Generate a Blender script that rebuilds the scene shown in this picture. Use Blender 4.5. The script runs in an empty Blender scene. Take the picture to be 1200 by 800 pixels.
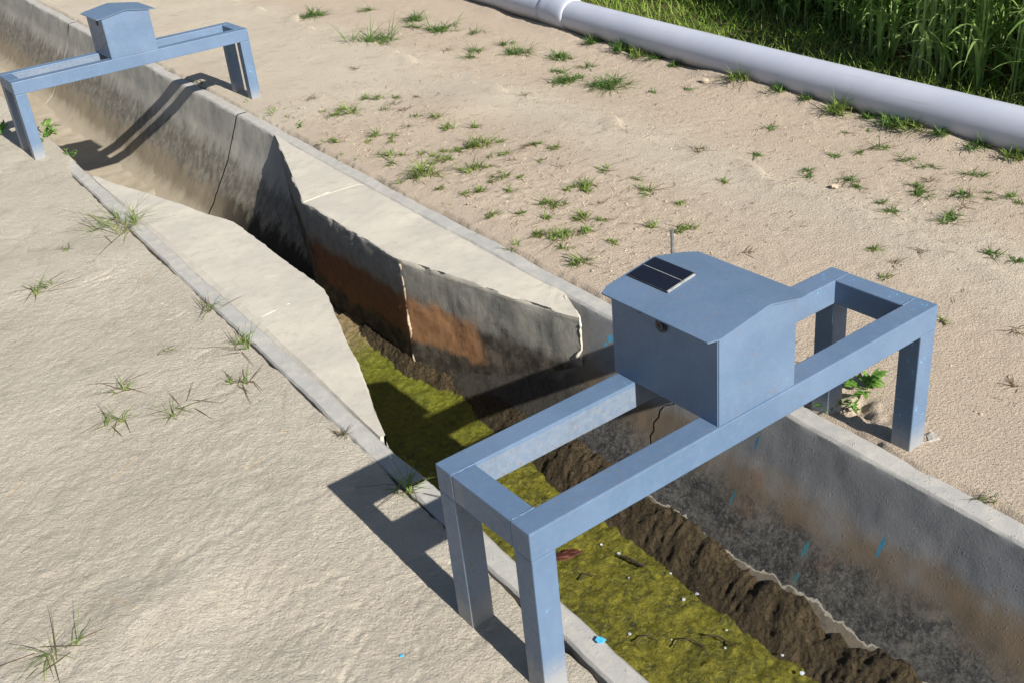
import bpy, bmesh, math, random
import numpy as np
from mathutils import Vector, Matrix

R = math.radians
scene = bpy.context.scene
col = scene.collection

# ------------------------------------------------------------------ camera, sky, sun, exposure
CAM_POS = (-0.8359, -1.3913, 1.7285)
CAM_YAW, CAM_PITCH, CAM_ROLL = -0.5451, 0.504, 0.1052
FOCAL_PX = 1279.97
cam = bpy.data.cameras.new('camera')
cam.sensor_width = 36.0
cam.lens = FOCAL_PX * 36.0 / 1200.0
cam.clip_start = 0.05
cam.clip_end = 2000
cam_o = bpy.data.objects.new('camera', cam)
col.objects.link(cam_o)
fw = Vector((-math.sin(CAM_YAW) * math.cos(CAM_PITCH), math.cos(CAM_YAW) * math.cos(CAM_PITCH), -math.sin(CAM_PITCH)))
rt = Vector((math.cos(CAM_YAW), math.sin(CAM_YAW), 0))
dn = fw.cross(rt)
rt2 = rt * math.cos(CAM_ROLL) + dn * math.sin(CAM_ROLL)
dn2 = -rt * math.sin(CAM_ROLL) + dn * math.cos(CAM_ROLL)
m3 = Matrix((rt2, -dn2, -fw)).transposed()
cam_o.matrix_world = Matrix.Translation(CAM_POS) @ m3.to_4x4()
scene.camera = cam_o

SUN_AZ, SUN_EL = -2.5, 32.3          # light travels towards this azimuth (deg from +Y, clockwise)
world = bpy.data.worlds.new('World')
scene.world = world
world.use_nodes = True
wn = world.node_tree.nodes
wl = world.node_tree.links
wn.clear()
wo = wn.new('ShaderNodeOutputWorld')
bg = wn.new('ShaderNodeBackground')
sky = wn.new('ShaderNodeTexSky')
sky.sky_type = 'NISHITA'
sky.sun_disc = False
sky.sun_elevation = R(SUN_EL)
sky.sun_rotation = R(180 + SUN_AZ)
bg.inputs['Strength'].default_value = 0.05
wl.new(sky.outputs[0], bg.inputs['Color'])
wl.new(bg.outputs[0], wo.inputs['Surface'])

sl = bpy.data.lights.new('sun', 'SUN')
sl.energy = 5.0
sl.angle = R(0.53)
sl.color = (1.0, 0.95, 0.86)
so = bpy.data.objects.new('sun', sl)
col.objects.link(so)
ld = Vector((math.sin(R(SUN_AZ)) * math.cos(R(SUN_EL)), math.cos(R(SUN_AZ)) * math.cos(R(SUN_EL)), -math.sin(R(SUN_EL))))
so.rotation_euler = ld.to_track_quat('-Z', 'Y').to_euler()
so.location = (0, -3, 6)

scene.render.engine = 'CYCLES'
scene.view_settings.view_transform = 'Standard'
scene.view_settings.look = 'None'
scene.view_settings.exposure = 0.76
scene.view_settings.gamma = 1.0

# ------------------------------------------------------------------ noise
def _h(ix, iy, iz, s):
    h = (ix.astype(np.int64) * 374761393 + iy.astype(np.int64) * 668265263 + iz.astype(np.int64) * 2147483647 + s * 974634077) & 0xFFFFFFFF
    h = ((h ^ (h >> 13)) * 1274126177) & 0xFFFFFFFF
    h = ((h ^ (h >> 16)) * 2246822519) & 0xFFFFFFFF
    return ((h ^ (h >> 13)) & 0xFFFFFF) / float(0xFFFFFF)

def n3(x, y, z, s=0):
    x, y, z = np.broadcast_arrays(np.asarray(x, float), np.asarray(y, float), np.asarray(z, float))
    ix, iy, iz = np.floor(x), np.floor(y), np.floor(z)
    fx, fy, fz = x - ix, y - iy, z - iz
    fx, fy, fz = [f * f * f * (f * (f * 6 - 15) + 10) for f in (fx, fy, fz)]
    r = 0
    for dx in (0, 1):
        wx = fx if dx else 1 - fx
        for dy in (0, 1):
            wy = fy if dy else 1 - fy
            for dz in (0, 1):
                wz = fz if dz else 1 - fz
                r = r + _h(ix + dx, iy + dy, iz + dz, s) * wx * wy * wz
    return r * 2 - 1

def n2(x, y, s=0):
    x, y = np.broadcast_arrays(np.asarray(x, float), np.asarray(y, float))
    ix, iy = np.floor(x), np.floor(y)
    fx, fy = x - ix, y - iy
    fx = fx * fx * fx * (fx * (fx * 6 - 15) + 10)
    fy = fy * fy * fy * (fy * (fy * 6 - 15) + 10)
    z0 = np.zeros_like(ix)
    a = _h(ix, iy, z0, s); b = _h(ix + 1, iy, z0, s); c = _h(ix, iy + 1, z0, s); d = _h(ix + 1, iy + 1, z0, s)
    return (a * (1 - fx) * (1 - fy) + b * fx * (1 - fy) + c * (1 - fx) * fy + d * fx * fy) * 2 - 1

def fbm(x, y, o=4, s=0, g=0.5):
    r = 0; a = 1.0; k = 1.0
    for i in range(o):
        r = r + a * n2(x * k + i * 17.3, y * k - i * 9.1, s + i); a *= g; k *= 2.03
    return r

def ridged(x, y, o=3, s=0):
    r = 0; a = 1.0; k = 1.0
    for i in range(o):
        r = r + a * (1 - np.abs(n2(x * k + i * 5.7, y * k + i * 3.3, s + i)) * 2); a *= 0.5; k *= 2.1
    return r

def sst(a, b, x):
    t = np.clip((x - a) / (b - a), 0, 1)
    return t * t * (3 - 2 * t)

# ------------------------------------------------------------------ materials
class MT:
    def __init__(s, name, rough=0.8, spec=0.3):
        s.m = bpy.data.materials.new(name); s.m.use_nodes = True
        s.n = s.m.node_tree.nodes; s.l = s.m.node_tree.links
        s.b = s.n['Principled BSDF']
        s.b.inputs['Roughness'].default_value = rough
        s.b.inputs['Specular IOR Level'].default_value = spec
        s.tc = s.n.new('ShaderNodeTexCoord').outputs['Object']
        s.sep = None
    def set(s, sock, v):
        if hasattr(v, 'is_output') or isinstance(v, bpy.types.NodeSocket): s.l.new(v, sock)
        elif isinstance(v, (tuple, list)) and len(v) == 3 and sock.type == 'RGBA': sock.default_value = (*v, 1)
        else: sock.default_value = v
    def mapped(s, sc=(1, 1, 1), rot=(0, 0, 0), loc=(0, 0, 0), src=None):
        n = s.n.new('ShaderNodeMapping'); s.l.new(src or s.tc, n.inputs[0])
        n.inputs['Scale'].default_value = sc; n.inputs['Rotation'].default_value = rot; n.inputs['Location'].default_value = loc
        return n.outputs[0]
    def noise(s, scale, detail=5, rough=0.55, dist=0, vec=None):
        n = s.n.new('ShaderNodeTexNoise'); s.l.new(vec or s.tc, n.inputs['Vector'])
        n.inputs['Scale'].default_value = scale; n.inputs['Detail'].default_value = detail
        n.inputs['Roughness'].default_value = rough; n.inputs['Distortion'].default_value = dist
        return n.outputs[0]
    def vor(s, scale, feat='F1', vec=None, out=0):
        n = s.n.new('ShaderNodeTexVoronoi'); n.feature = feat; s.l.new(vec or s.tc, n.inputs['Vector'])
        n.inputs['Scale'].default_value = scale
        return n.outputs[out]
    def math(s, op, a, b=0.0, c=None):
        n = s.n.new('ShaderNodeMath'); n.operation = op
        s.set(n.inputs[0], a); s.set(n.inputs[1], b)
        if c is not None: s.set(n.inputs[2], c)
        return n.outputs[0]
    def rng(s, v, a, b, c=0.0, d=1.0, smooth=True):
        n = s.n.new('ShaderNodeMapRange'); n.interpolation_type = 'SMOOTHSTEP' if smooth else 'LINEAR'
        s.set(n.inputs[0], v)
        for i, q in enumerate((a, b, c, d)): n.inputs[1 + i].default_value = q
        return n.outputs[0]
    def mix(s, f, a, b, mode='MIX'):
        n = s.n.new('ShaderNodeMix'); n.data_type = 'RGBA'; n.blend_type = mode
        s.set(n.inputs[0], f); s.set(n.inputs[6], a); s.set(n.inputs[7], b)
        return n.outputs[2]
    def xyz(s):
        if s.sep is None:
            s.sep = s.n.new('ShaderNodeSeparateXYZ'); s.l.new(s.tc, s.sep.inputs[0])
        return s.sep.outputs
    def color(s, c): s.set(s.b.inputs['Base Color'], c); return s
    def bump(s, h, strength=0.5, dist=0.01, prev=None):
        n = s.n.new('ShaderNodeBump'); n.inputs['Strength'].default_value = strength; n.inputs['Distance'].default_value = dist
        s.l.new(h, n.inputs['Height'])
        if prev: s.l.new(prev, n.inputs['Normal'])
        s.l.new(n.outputs[0], s.b.inputs['Normal']); return n.outputs[0]

def ground_mat(name, light, mid, dark, pink=None, gran=1.0, flake=1.0):
    t = MT(name, 0.95, 0.1)
    big = t.noise(1.3, 4); med = t.noise(9, 6, 0.6, 0.6); fine = t.noise(120, 4, 0.7); gr = t.noise(420, 2, 0.6)
    c = t.mix(t.rng(big, 0.35, 0.65), mid, light)
    c = t.mix(t.math('MULTIPLY', t.rng(med, 0.5, 0.78), 0.75), c, dark)
    if pink:
        x, y, z = t.xyz()[0:3]
        pm = t.math('MULTIPLY', t.rng(t.math('ADD', x, t.rng(med, 0, 1, -.25, .25, False)), 1.75, 2.3, 1, 0), t.rng(y, 4.4, 3.6, 0, 1))
        pm2 = t.rng(t.math('ADD', x, t.rng(med, 0, 1, -.3, .3, False)), 2.35, 2.7)
        c = t.mix(t.math('MULTIPLY', t.math('MAXIMUM', pm, pm2), 0.7), c, pink)
    c = t.mix(t.rng(fine, 0.35, 0.75, 0.0, 0.35), c, dark)
    c = t.mix(t.rng(gr, 0.6, 0.8, 0, 0.3), c, (0.62, 0.57, 0.49))
    fk = t.math('MULTIPLY', t.rng(t.noise(170, 3, 0.7, 0.5), 0.66, 0.71), t.rng(t.noise(5, 4, 0.6), 0.42, 0.62))
    c = t.mix(t.math('MULTIPLY', fk, 0.6), c, (0.17, 0.135, 0.095))
    t.color(c)
    st = t.mapped((1, 1, 1), (0, 0, R(35))); st = t.mapped((30, 62, 40), src=st)
    fl = t.rng(t.noise(1.0, 7, 0.72, 0.9, st), 0.30, 0.70, 0, 1, False)
    p1 = t.rng(t.noise(100, 5, 0.75, 0.5), 0.28, 0.66, 0, 1, False)
    p2 = t.rng(t.noise(210, 3, 0.7, 0.3), 0.30, 0.68, 0, 1, False)
    vr = t.vor(120, 'F1')
    b = t.bump(fl, 0.75 * flake, 0.0036)
    b = t.bump(p1, 0.75 * gran, 0.0034, b)
    b = t.bump(vr, 0.6 * gran, 0.0020, b)
    t.bump(p2, 0.6 * gran, 0.0013, b)
    return t.m

M = {}
M['ground_left'] = ground_mat('dry_silt', (0.53, 0.485, 0.41), (0.465, 0.42, 0.35), (0.35, 0.31, 0.25))
M['ground_right'] = ground_mat('pale_sand', (0.565, 0.505, 0.41), (0.515, 0.45, 0.365), (0.385, 0.32, 0.25), (0.49, 0.395, 0.31), 1.25, 0.7)

def concrete(name, top, dusty):
    t = MT(name, 0.9, 0.2)
    a = t.noise(3.0, 5, 0.6); b = t.noise(22, 6, 0.65); f = t.noise(180, 3, 0.6)
    c = t.mix(t.rng(a, 0.38, 0.65), top, dusty)
    c = t.mix(t.rng(b, 0.48, 0.75, 0, 0.45), c, tuple(v * 0.72 for v in top))
    c = t.mix(t.rng(f, 0.55, 0.8, 0, 0.25), c, tuple(min(1, v * 1.5) for v in dusty))
    return t, c, b, f

def kerb_cols(t, c, col_top):
    return t.mix(t.rng(t.xyz()[2], -0.012, -0.003), c, col_top)

def canal_near():
    t, c, b, f = concrete('stained_concrete', (0.175, 0.18, 0.19), (0.21, 0.21, 0.215))
    x, y, z = t.xyz()[0:3]
    w1 = t.rng(t.noise(5, 6, 0.65), 0, 1, -0.09, 0.09, False); w2 = t.rng(t.noise(26, 6, 0.7), 0, 1, -0.035, 0.035, False)
    zz = t.math('ADD', t.math('ADD', z, w1), w2)
    mot = t.noise(26, 9, 0.85, 0.15)
    brown = t.math('MULTIPLY', t.rng(zz, -0.11, -0.19), t.rng(t.noise(4, 3), 0.3, 0.55, 0.35, 0.95))
    c = t.mix(brown, c, (0.145, 0.11, 0.075))
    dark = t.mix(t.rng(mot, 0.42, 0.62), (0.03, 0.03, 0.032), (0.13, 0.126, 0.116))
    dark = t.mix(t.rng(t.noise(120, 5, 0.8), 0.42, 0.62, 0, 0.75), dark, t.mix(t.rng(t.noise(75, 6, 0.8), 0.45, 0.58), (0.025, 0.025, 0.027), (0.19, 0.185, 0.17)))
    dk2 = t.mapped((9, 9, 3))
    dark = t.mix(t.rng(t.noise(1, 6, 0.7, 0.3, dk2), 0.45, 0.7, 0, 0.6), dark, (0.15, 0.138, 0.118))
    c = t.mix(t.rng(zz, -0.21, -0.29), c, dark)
    rb = t.math('MULTIPLY', t.rng(t.noise(6, 5, 0.6), 0.5, 0.66), t.math('MULTIPLY', t.rng(zz, -0.12, -0.2), t.math('MULTIPLY', t.rng(zz, -0.36, -0.30), t.rng(y, 0.5, 0.3))))
    c = t.mix(t.math('MULTIPLY', rb, t.rng(y, 0.05, 0.18)), c, (0.14, 0.07, 0.045))
    vst = t.mapped((5, 42, 1.2)); vs = t.noise(1, 3, 0.5, 0, vst)
    c = t.mix(t.math('MULTIPLY', t.rng(vs, 0.66, 0.72), t.rng(zz, -0.2, -0.27, 0, 0.35)), c, (0.20, 0.185, 0.155))
    # lime crust at the old water line
    wl_ = t.rng(t.noise(9, 3, 0.5), 0, 1, -0.045, 0.045, False); wf = t.rng(t.noise(34, 4, 0.6), 0, 1, -0.016, 0.016, False)
    zc = t.math('ADD', t.math('ADD', z, wl_), wf)
    lim = t.rng(y, 1.2, 1.05)
    c = t.mix(t.math('MULTIPLY', lim, t.math('MULTIPLY', t.rng(zc, -0.384, -0.392), t.rng(t.noise(40, 3), 0.3, 0.6, 0.45, 0.9))), c, (0.21, 0.18, 0.135))
    line = t.rng(t.math('ABSOLUTE', t.math('ADD', zc, 0.388)), 0.0035, 0.0015)
    c = t.mix(t.math('MULTIPLY', line, lim), c, (0.42, 0.39, 0.33))
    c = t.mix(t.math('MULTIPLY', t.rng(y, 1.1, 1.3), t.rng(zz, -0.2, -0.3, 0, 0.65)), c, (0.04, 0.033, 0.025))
    wob = t.rng(t.noise(45, 4, 0.7), 0, 1, -0.9, 0.9, False)
    for (y0, z0, ry, rz, cc) in ((0.472, -0.115, 0.005, 0.022, (0.03, 0.17, 0.28)), (0.481, -0.273, 0.0045, 0.022, (0.03, 0.15, 0.20)), (0.195, -0.282, 0.006, 0.02, (0.03, 0.16, 0.22)), (-0.002, -0.181, 0.007, 0.024, (0.03, 0.19, 0.30)), (0.183, -0.35, 0.006, 0.014, (0.05, 0.13, 0.15)),
                                 (1.168, -0.060, 0.012, 0.014, (0.05, 0.33, 0.55)), (1.145, -0.052, 0.008, 0.006, (0.05, 0.33, 0.55)), (1.18, -0.085, 0.006, 0.006, (0.05, 0.33, 0.55))):
        dy = t.math('DIVIDE', t.math('SUBTRACT', y, y0 ), ry); dz_ = t.math('DIVIDE', t.math('SUBTRACT', z, z0), rz)
        dd = t.math('ADD', t.math('ADD', t.math('MULTIPLY', dy, dy), t.math('MULTIPLY', dz_, dz_)), wob)
        c = t.mix(t.rng(dd, 1.1, 0.8, 0, 0.85), c, cc)
    c = kerb_cols(t, c, t.mix(t.rng(b, 0.4, 0.7), (0.35, 0.345, 0.335), (0.42, 0.405, 0.375)))
    t.color(c)
    p = t.bump(b, 0.16, 0.006); p = t.bump(f, 0.25, 0.002, p)
    t.bump(t.rng(t.noise(70, 2, 0.4, 1.5), 0.66, 0.74), 0.5, 0.003, p)
    return t.m

def canal_far():
    t, c, b, f = concrete('upstream_concrete', (0.33, 0.315, 0.285), (0.40, 0.375, 0.33))
    x, y, z = t.xyz()[0:3]
    st = t.mapped((13, 13, 4.5)); sn = t.noise(1, 6, 0.65, 0.2, st)
    w1 = t.rng(sn, 0, 1, -0.13, 0.13, False); zz = t.math('ADD', z, w1)
    mot = t.noise(20, 7, 0.7)
    moss = t.mix(t.rng(mot, 0.38, 0.68), (0.09, 0.08, 0.065), (0.25, 0.23, 0.185))
    c = t.mix(t.rng(zz, -0.17, -0.29, 0, 0.8), c, moss)
    c = t.mix(t.rng(zz, -0.36, -0.44, 0, 0.8), c, (0.27, 0.225, 0.16))
    c = t.mix(t.rng(zz, -0.47, -0.56), c, (0.35, 0.305, 0.235))
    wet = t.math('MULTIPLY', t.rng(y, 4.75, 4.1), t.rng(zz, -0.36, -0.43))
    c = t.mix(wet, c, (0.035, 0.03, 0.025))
    c = kerb_cols(t, c, t.mix(t.rng(b, 0.4, 0.7), (0.36, 0.352, 0.335), (0.43, 0.41, 0.375)))
    t.color(c)
    p = t.bump(b, 0.3, 0.008); t.bump(f, 0.45, 0.003, p)
    return t.m

def flume_mat():
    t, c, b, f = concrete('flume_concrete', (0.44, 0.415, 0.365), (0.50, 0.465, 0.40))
    x, y, z = t.xyz()[0:3]
    w1 = t.rng(t.noise(7, 6, 0.65), 0, 1, -0.07, 0.07, False)
    zz = t.math('ADD', z, w1)
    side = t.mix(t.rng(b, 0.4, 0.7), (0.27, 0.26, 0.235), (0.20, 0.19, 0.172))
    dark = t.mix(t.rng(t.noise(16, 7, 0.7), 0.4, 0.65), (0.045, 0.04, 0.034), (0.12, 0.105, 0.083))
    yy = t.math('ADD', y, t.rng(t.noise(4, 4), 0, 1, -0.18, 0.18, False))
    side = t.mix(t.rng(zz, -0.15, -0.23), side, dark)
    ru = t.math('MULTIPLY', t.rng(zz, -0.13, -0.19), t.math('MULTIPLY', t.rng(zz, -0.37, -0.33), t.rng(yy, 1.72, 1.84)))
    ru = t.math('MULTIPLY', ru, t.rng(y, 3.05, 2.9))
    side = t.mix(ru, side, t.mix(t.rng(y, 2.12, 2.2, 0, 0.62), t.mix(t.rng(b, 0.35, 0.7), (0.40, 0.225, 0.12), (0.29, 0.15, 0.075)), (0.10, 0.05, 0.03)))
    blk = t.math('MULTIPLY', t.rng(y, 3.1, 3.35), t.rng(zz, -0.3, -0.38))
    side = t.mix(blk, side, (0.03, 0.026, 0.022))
    nz = t.n.new('ShaderNodeNewGeometry'); sp = t.n.new('ShaderNodeSeparateXYZ'); t.l.new(nz.outputs['True Normal'], sp.inputs[0])
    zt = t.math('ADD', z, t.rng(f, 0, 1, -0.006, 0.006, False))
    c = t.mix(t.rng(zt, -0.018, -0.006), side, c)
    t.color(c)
    p = t.bump(b, 0.3, 0.005); p = t.bump(f, 0.5, 0.0025, p)
    dr = t.mapped((40, 40, 9)); dn_ = t.math('MULTIPLY', t.noise(1, 4, 0.6, 0.4, dr), t.rng(z, -0.02, -0.04)); t.bump(dn_, 0.3, 0.004, p)
    return t.m

def steel(name, chips=True):
    t = MT(name, 0.42, 0.45)
    a = t.noise(4, 5, 0.6); b = t.noise(60, 5, 0.65); s = t.noise(150, 3, 0.7)
    c = t.mix(t.rng(a, 0.35, 0.65), (0.090, 0.145, 0.237), (0.112, 0.172, 0.272))
    c = t.mix(t.rng(b, 0.5, 0.8, 0, 0.35), c, (0.13, 0.19, 0.285))
    x, y, z = t.xyz()[0:3]
    # rust specks, mostly on the inner far beam and on low edges
    inner = t.math('MULTIPLY', t.math('MULTIPLY', t.rng(y, 0.225, 0.23), t.rng(y, 0.268, 0.266)), t.math('MULTIPLY', t.rng(x, 0.62, 0.55), t.rng(z, 0.412, 0.405)))
    rz = t.math('MULTIPLY', t.rng(s, 0.60, 0.66), t.math('MAXIMUM', t.rng(t.noise(6, 4), 0.47, 0.64), t.math('MULTIPLY', inner, 0.9)))
    c = t.mix(t.math('MULTIPLY', inner, t.rng(b, 0.3, 0.75, 0.2, 0.45)), c, (0.25, 0.265, 0.27))
    c = t.mix(t.math('MULTIPLY', rz, 0.8), c, (0.19, 0.105, 0.045))
    dust = t.rng(t.math('ADD', z, t.rng(b, 0, 1, -0.04, 0.04, False)), 0.10, 0.0, 0, 0.55)
    c = t.mix(dust, c, (0.36, 0.33, 0.28))
    if chips:
        clus = t.rng(t.noise(16, 3, 0.6), 0.52, 0.62)
        cm = t.math('MULTIPLY', t.math('MULTIPLY', t.rng(t.noise(85, 4, 0.7, 0.5), 0.60, 0.63), clus), t.rng(t.math('ADD', x, t.rng(t.noise(9, 3), 0, 1, -.3, .3, False)), 1.05, 1.25))
        cm = t.math('MAXIMUM', cm, t.math('MULTIPLY', t.rng(t.noise(60, 3, 0.6), 0.72, 0.735), clus))
        c = t.mix(cm, c, (0.11, 0.38, 0.62))
        dk = t.math('MULTIPLY', t.rng(t.noise(75, 4, 0.7, 0.8), 0.66, 0.69), t.rng(t.noise(7, 3), 0.48, 0.6))
        c = t.mix(t.math('MULTIPLY', dk, 0.6), c, (0.05, 0.075, 0.12))
    t.color(c)
    t.set(t.b.inputs['Roughness'], t.rng(b, 0.3, 0.7, 0.34, 0.6))
    p = t.bump(t.noise(18, 4, 0.5), 0.12, 0.004); t.bump(t.noise(140, 3, 0.6), 0.3, 0.0012, p)
    return t.m

M['canal_near'] = canal_near()
M['canal_far'] = canal_far()
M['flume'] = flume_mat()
M['steel'] = steel('blue_painted_steel')

def simple(name, c1, c2, sc=30, rough=0.8, bump=0.3, spec=0.2, bd=0.003):
    t = MT(name, rough, spec)
    n = t.noise(sc, 5, 0.6)
    t.color(t.mix(t.rng(n, 0.35, 0.65), c1, c2)); t.bump(n, bump, bd)
    return t.m
M['mortar'] = simple('mortar', (0.62, 0.58, 0.50), (0.50, 0.46, 0.39), 60, 0.9, 0.6)
M['crack'] = simple('crack_fill', (0.10, 0.085, 0.065), (0.16, 0.13, 0.10), 60, 0.9, 0.6)
M['black'] = simple('dark_metal', (0.02, 0.022, 0.028), (0.035, 0.038, 0.045), 60, 0.45, 0.1, 0.4)
M['dull'] = simple('dull_metal', (0.10, 0.105, 0.11), (0.16, 0.16, 0.16), 80, 0.5, 0.1, 0.4)
M['cell'] = simple('solar_cell', (0.006, 0.007, 0.014), (0.009, 0.011, 0.020), 120, 0.3, 0.02, 0.4)
M['silver'] = simple('silver_paint', (0.34, 0.35, 0.35), (0.22, 0.23, 0.23), 90, 0.5, 0.3)
M['pvc'] = None
def pvc():
    t = MT('grey_pvc', 0.38, 0.4)
    st = t.mapped((60, 1.4, 60), (0, 0, R(-2.5)))
    a = t.noise(1, 4, 0.55, 0.3, st); b = t.noise(3, 4, 0.6); d = t.noise(40, 5, 0.7)
    c = t.mix(t.rng(b, 0.3, 0.7), (0.43, 0.46, 0.56), (0.48, 0.505, 0.60))
    c = t.mix(t.rng(a, 0.62, 0.70, 0, 0.35), c, (0.30, 0.29, 0.29))
    z = t.xyz()[2]
    c = t.mix(t.rng(t.math('ADD', z, t.rng(d, 0, 1, -.05, .05, False)), 0.06, 0.0, 0, 0.7), c, (0.40, 0.34, 0.26))
    t.color(c); t.bump(d, 0.05, 0.002); return t.m
M['pvc'] = pvc()
M['cyan'] = simple('cyan_paint', (0.05, 0.38, 0.72), (0.10, 0.45, 0.75), 90, 0.7, 0.3)
M['teal'] = simple('faded_blue_paint', (0.06, 0.20, 0.27), (0.05, 0.16, 0.25), 90, 0.7, 0.3)
M['white'] = simple('white_scrap', (0.50, 0.54, 0.60), (0.36, 0.40, 0.46), 80, 0.6, 0.2)
M['twig'] = simple('wet_twig', (0.03, 0.024, 0.017), (0.06, 0.045, 0.03), 120, 0.6, 0.3)
M['brick'] = simple('red_brown_shard', (0.085, 0.026, 0.017), (0.05, 0.017, 0.012), 60, 0.55, 0.4)
M['straw'] = simple('dry_straw', (0.42, 0.33, 0.19), (0.28, 0.21, 0.12), 90, 0.8, 0.1)
M['stone'] = simple('pale_stone', (0.44, 0.37, 0.285), (0.33, 0.27, 0.205), 60, 0.9, 0.5)
M['cement'] = simple('cement_lump', (0.40, 0.38, 0.34), (0.30, 0.285, 0.26), 60, 0.9, 0.8, 0.2, 0.006)

def leaf_mat(name, c1, c2, c3):
    t = MT(name, 0.55, 0.35)
    info = t.n.new('ShaderNodeObjectInfo')
    n = t.noise(14, 3); n2_ = t.noise(2.5, 2)
    c = t.mix(t.rng(n, 0.35, 0.65), c1, c2)
    c = t.mix(t.math('MULTIPLY', t.rng(n2_, 0.45, 0.7), 0.8), c, c3)
    t.color(c)
    tr = t.n.new('ShaderNodeBsdfTranslucent'); t.set(tr.inputs['Color'], c)
    mx = t.n.new('ShaderNodeMixShader'); mx.inputs[0].default_value = 0.3
    t.l.new(t.b.outputs[0], mx.inputs[1]); t.l.new(tr.outputs[0], mx.inputs[2])
    out = t.n['Material Output']; t.l.new(mx.outputs[0], out.inputs['Surface'])
    return t.m
M['grass'] = leaf_mat('grass_blade', (0.13, 0.20, 0.04), (0.19, 0.26, 0.06), (0.29, 0.29, 0.11))
M['grass_dark'] = leaf_mat('dark_grass_blade', (0.075, 0.15, 0.03), (0.11, 0.20, 0.04), (0.16, 0.22, 0.06))
M['grass_dry'] = leaf_mat('dry_grass_blade', (0.13, 0.10, 0.05), (0.21, 0.165, 0.085), (0.10, 0.10, 0.04))
M['crop'] = leaf_mat('crop_leaf', (0.18, 0.31, 0.065), (0.30, 0.45, 0.12), (0.42, 0.54, 0.22))
M['verge'] = leaf_mat('verge_grass', (0.15, 0.26, 0.035), (0.22, 0.34, 0.055), (0.28, 0.33, 0.08))
M['weed'] = leaf_mat('weed_leaf', (0.10, 0.23, 0.035), (0.16, 0.30, 0.05), (0.22, 0.33, 0.07))

def algae_mat():
    t = MT('algae', 0.5, 0.4)
    a = t.noise(9, 7, 0.7, 0.9); b = t.noise(55, 6, 0.75, 0.6); f = t.noise(220, 3, 0.7)
    c = t.mix(t.rng(a, 0.36, 0.62), (0.045, 0.046, 0.006), (0.13, 0.122, 0.009))
    c = t.mix(t.rng(b, 0.40, 0.66, 0, 0.8), c, (0.235, 0.218, 0.018))
    c = t.mix(t.rng(t.noise(22, 6, 0.75, 1.4), 0.50, 0.66, 0, 0.85), c, (0.028, 0.030, 0.007))
    y = t.xyz()[1]
    c = t.mix(t.math('MULTIPLY', t.rng(y, 1.1, 1.9), 0.35), c, (0.16, 0.20, 0.015))
    c = t.mix(t.rng(t.math('ADD', y, t.rng(b, 0, 1, -.4, .4, False)), 2.3, 2.6), c, (0.25, 0.19, 0.10))
    t.color(c)
    p = t.bump(t.rng(b, 0.3, 0.68, 0, 1, False), 0.9, 0.006); t.bump(f, 0.7, 0.003, p)
    return t.m
M['algae'] = algae_mat()
def mud_mat():
    t = MT('wet_mud', 0.5, 0.35)
    a = t.noise(9, 5, 0.6); b = t.noise(80, 7, 0.78, 0.8); f = t.noise(260, 3, 0.6)
    c = t.mix(t.rng(a, 0.35, 0.65), (0.060, 0.043, 0.021), (0.095, 0.069, 0.035))
    c = t.mix(t.rng(b, 0.52, 0.72, 0, 0.7), c, (0.03, 0.021, 0.011))
    t.color(c); t.set(t.b.inputs['Roughness'], t.rng(b, 0.3, 0.7, 0.28, 0.75))
    p = t.bump(t.rng(b, 0.3, 0.68, 0, 1, False), 1.0, 0.011); p = t.bump(t.vor(70), 0.8, 0.008, p); t.bump(f, 0.7, 0.003, p)
    return t.m
M['mud'] = mud_mat()
def sand_mat():
    t = MT('silt_bed', 0.9, 0.15)
    a = t.noise(6, 5, 0.6); f = t.noise(150, 3, 0.6); y = t.xyz()[1]
    c = t.mix(t.rng(a, 0.35, 0.65), (0.37, 0.325, 0.255), (0.32, 0.275, 0.21))
    c = t.mix(t.rng(y, 5.0, 4.3), c, (0.20, 0.15, 0.09))
    t.color(c); t.bump(f, 0.4, 0.003); return t.m
M['sand'] = sand_mat()
def water_mat():
    m = bpy.data.materials.new('shallow_water'); m.use_nodes = True
    n = m.node_tree.nodes; l = m.node_tree.links; n.clear()
    o = n.new('ShaderNodeOutputMaterial'); tr = n.new('ShaderNodeBsdfTransparent'); gl = n.new('ShaderNodeBsdfGlossy')
    tr.inputs[0].default_value = (0.86, 0.88, 0.72, 1); gl.inputs['Roughness'].default_value = 0.03
    fr = n.new('ShaderNodeFresnel'); fr.inputs[0].default_value = 1.33
    tc = n.new('ShaderNodeTexCoord'); no = n.new('ShaderNodeTexNoise'); no.inputs['Scale'].default_value = 9
    bp = n.new('ShaderNodeBump'); bp.inputs['Strength'].default_value = 0.06; bp.inputs['Distance'].default_value = 0.01
    l.new(tc.outputs['Object'], no.inputs['Vector']); l.new(no.outputs[0], bp.inputs['Height'])
    l.new(bp.outputs[0], gl.inputs['Normal']); l.new(bp.outputs[0], fr.inputs['Normal'])
    mx = n.new('ShaderNodeMixShader'); l.new(fr.outputs[0], mx.inputs[0]); l.new(tr.outputs[0], mx.inputs[1]); l.new(gl.outputs[0], mx.inputs[2])
    l.new(mx.outputs[0], o.inputs[0]); return m
M['water'] = water_mat()
M['soil'] = simple('field_soil', (0.10, 0.075, 0.045), (0.06, 0.045, 0.028), 20, 0.95, 0.8, 0.1, 0.02)

# ------------------------------------------------------------------ object helpers
def link(name, me, mat, parent=None, smooth=False):
    if mat is not None and len(me.materials) == 0:
        for q in (mat if isinstance(mat, (list, tuple)) else [mat]): me.materials.append(q)
    if smooth:
        me.polygons.foreach_set('use_smooth', [True] * len(me.polygons))
        if smooth == 'sharp': me.set_sharp_from_angle(angle=R(26))
    o = bpy.data.objects.new(name, me); col.objects.link(o)
    if parent: o.parent = parent
    return o

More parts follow.
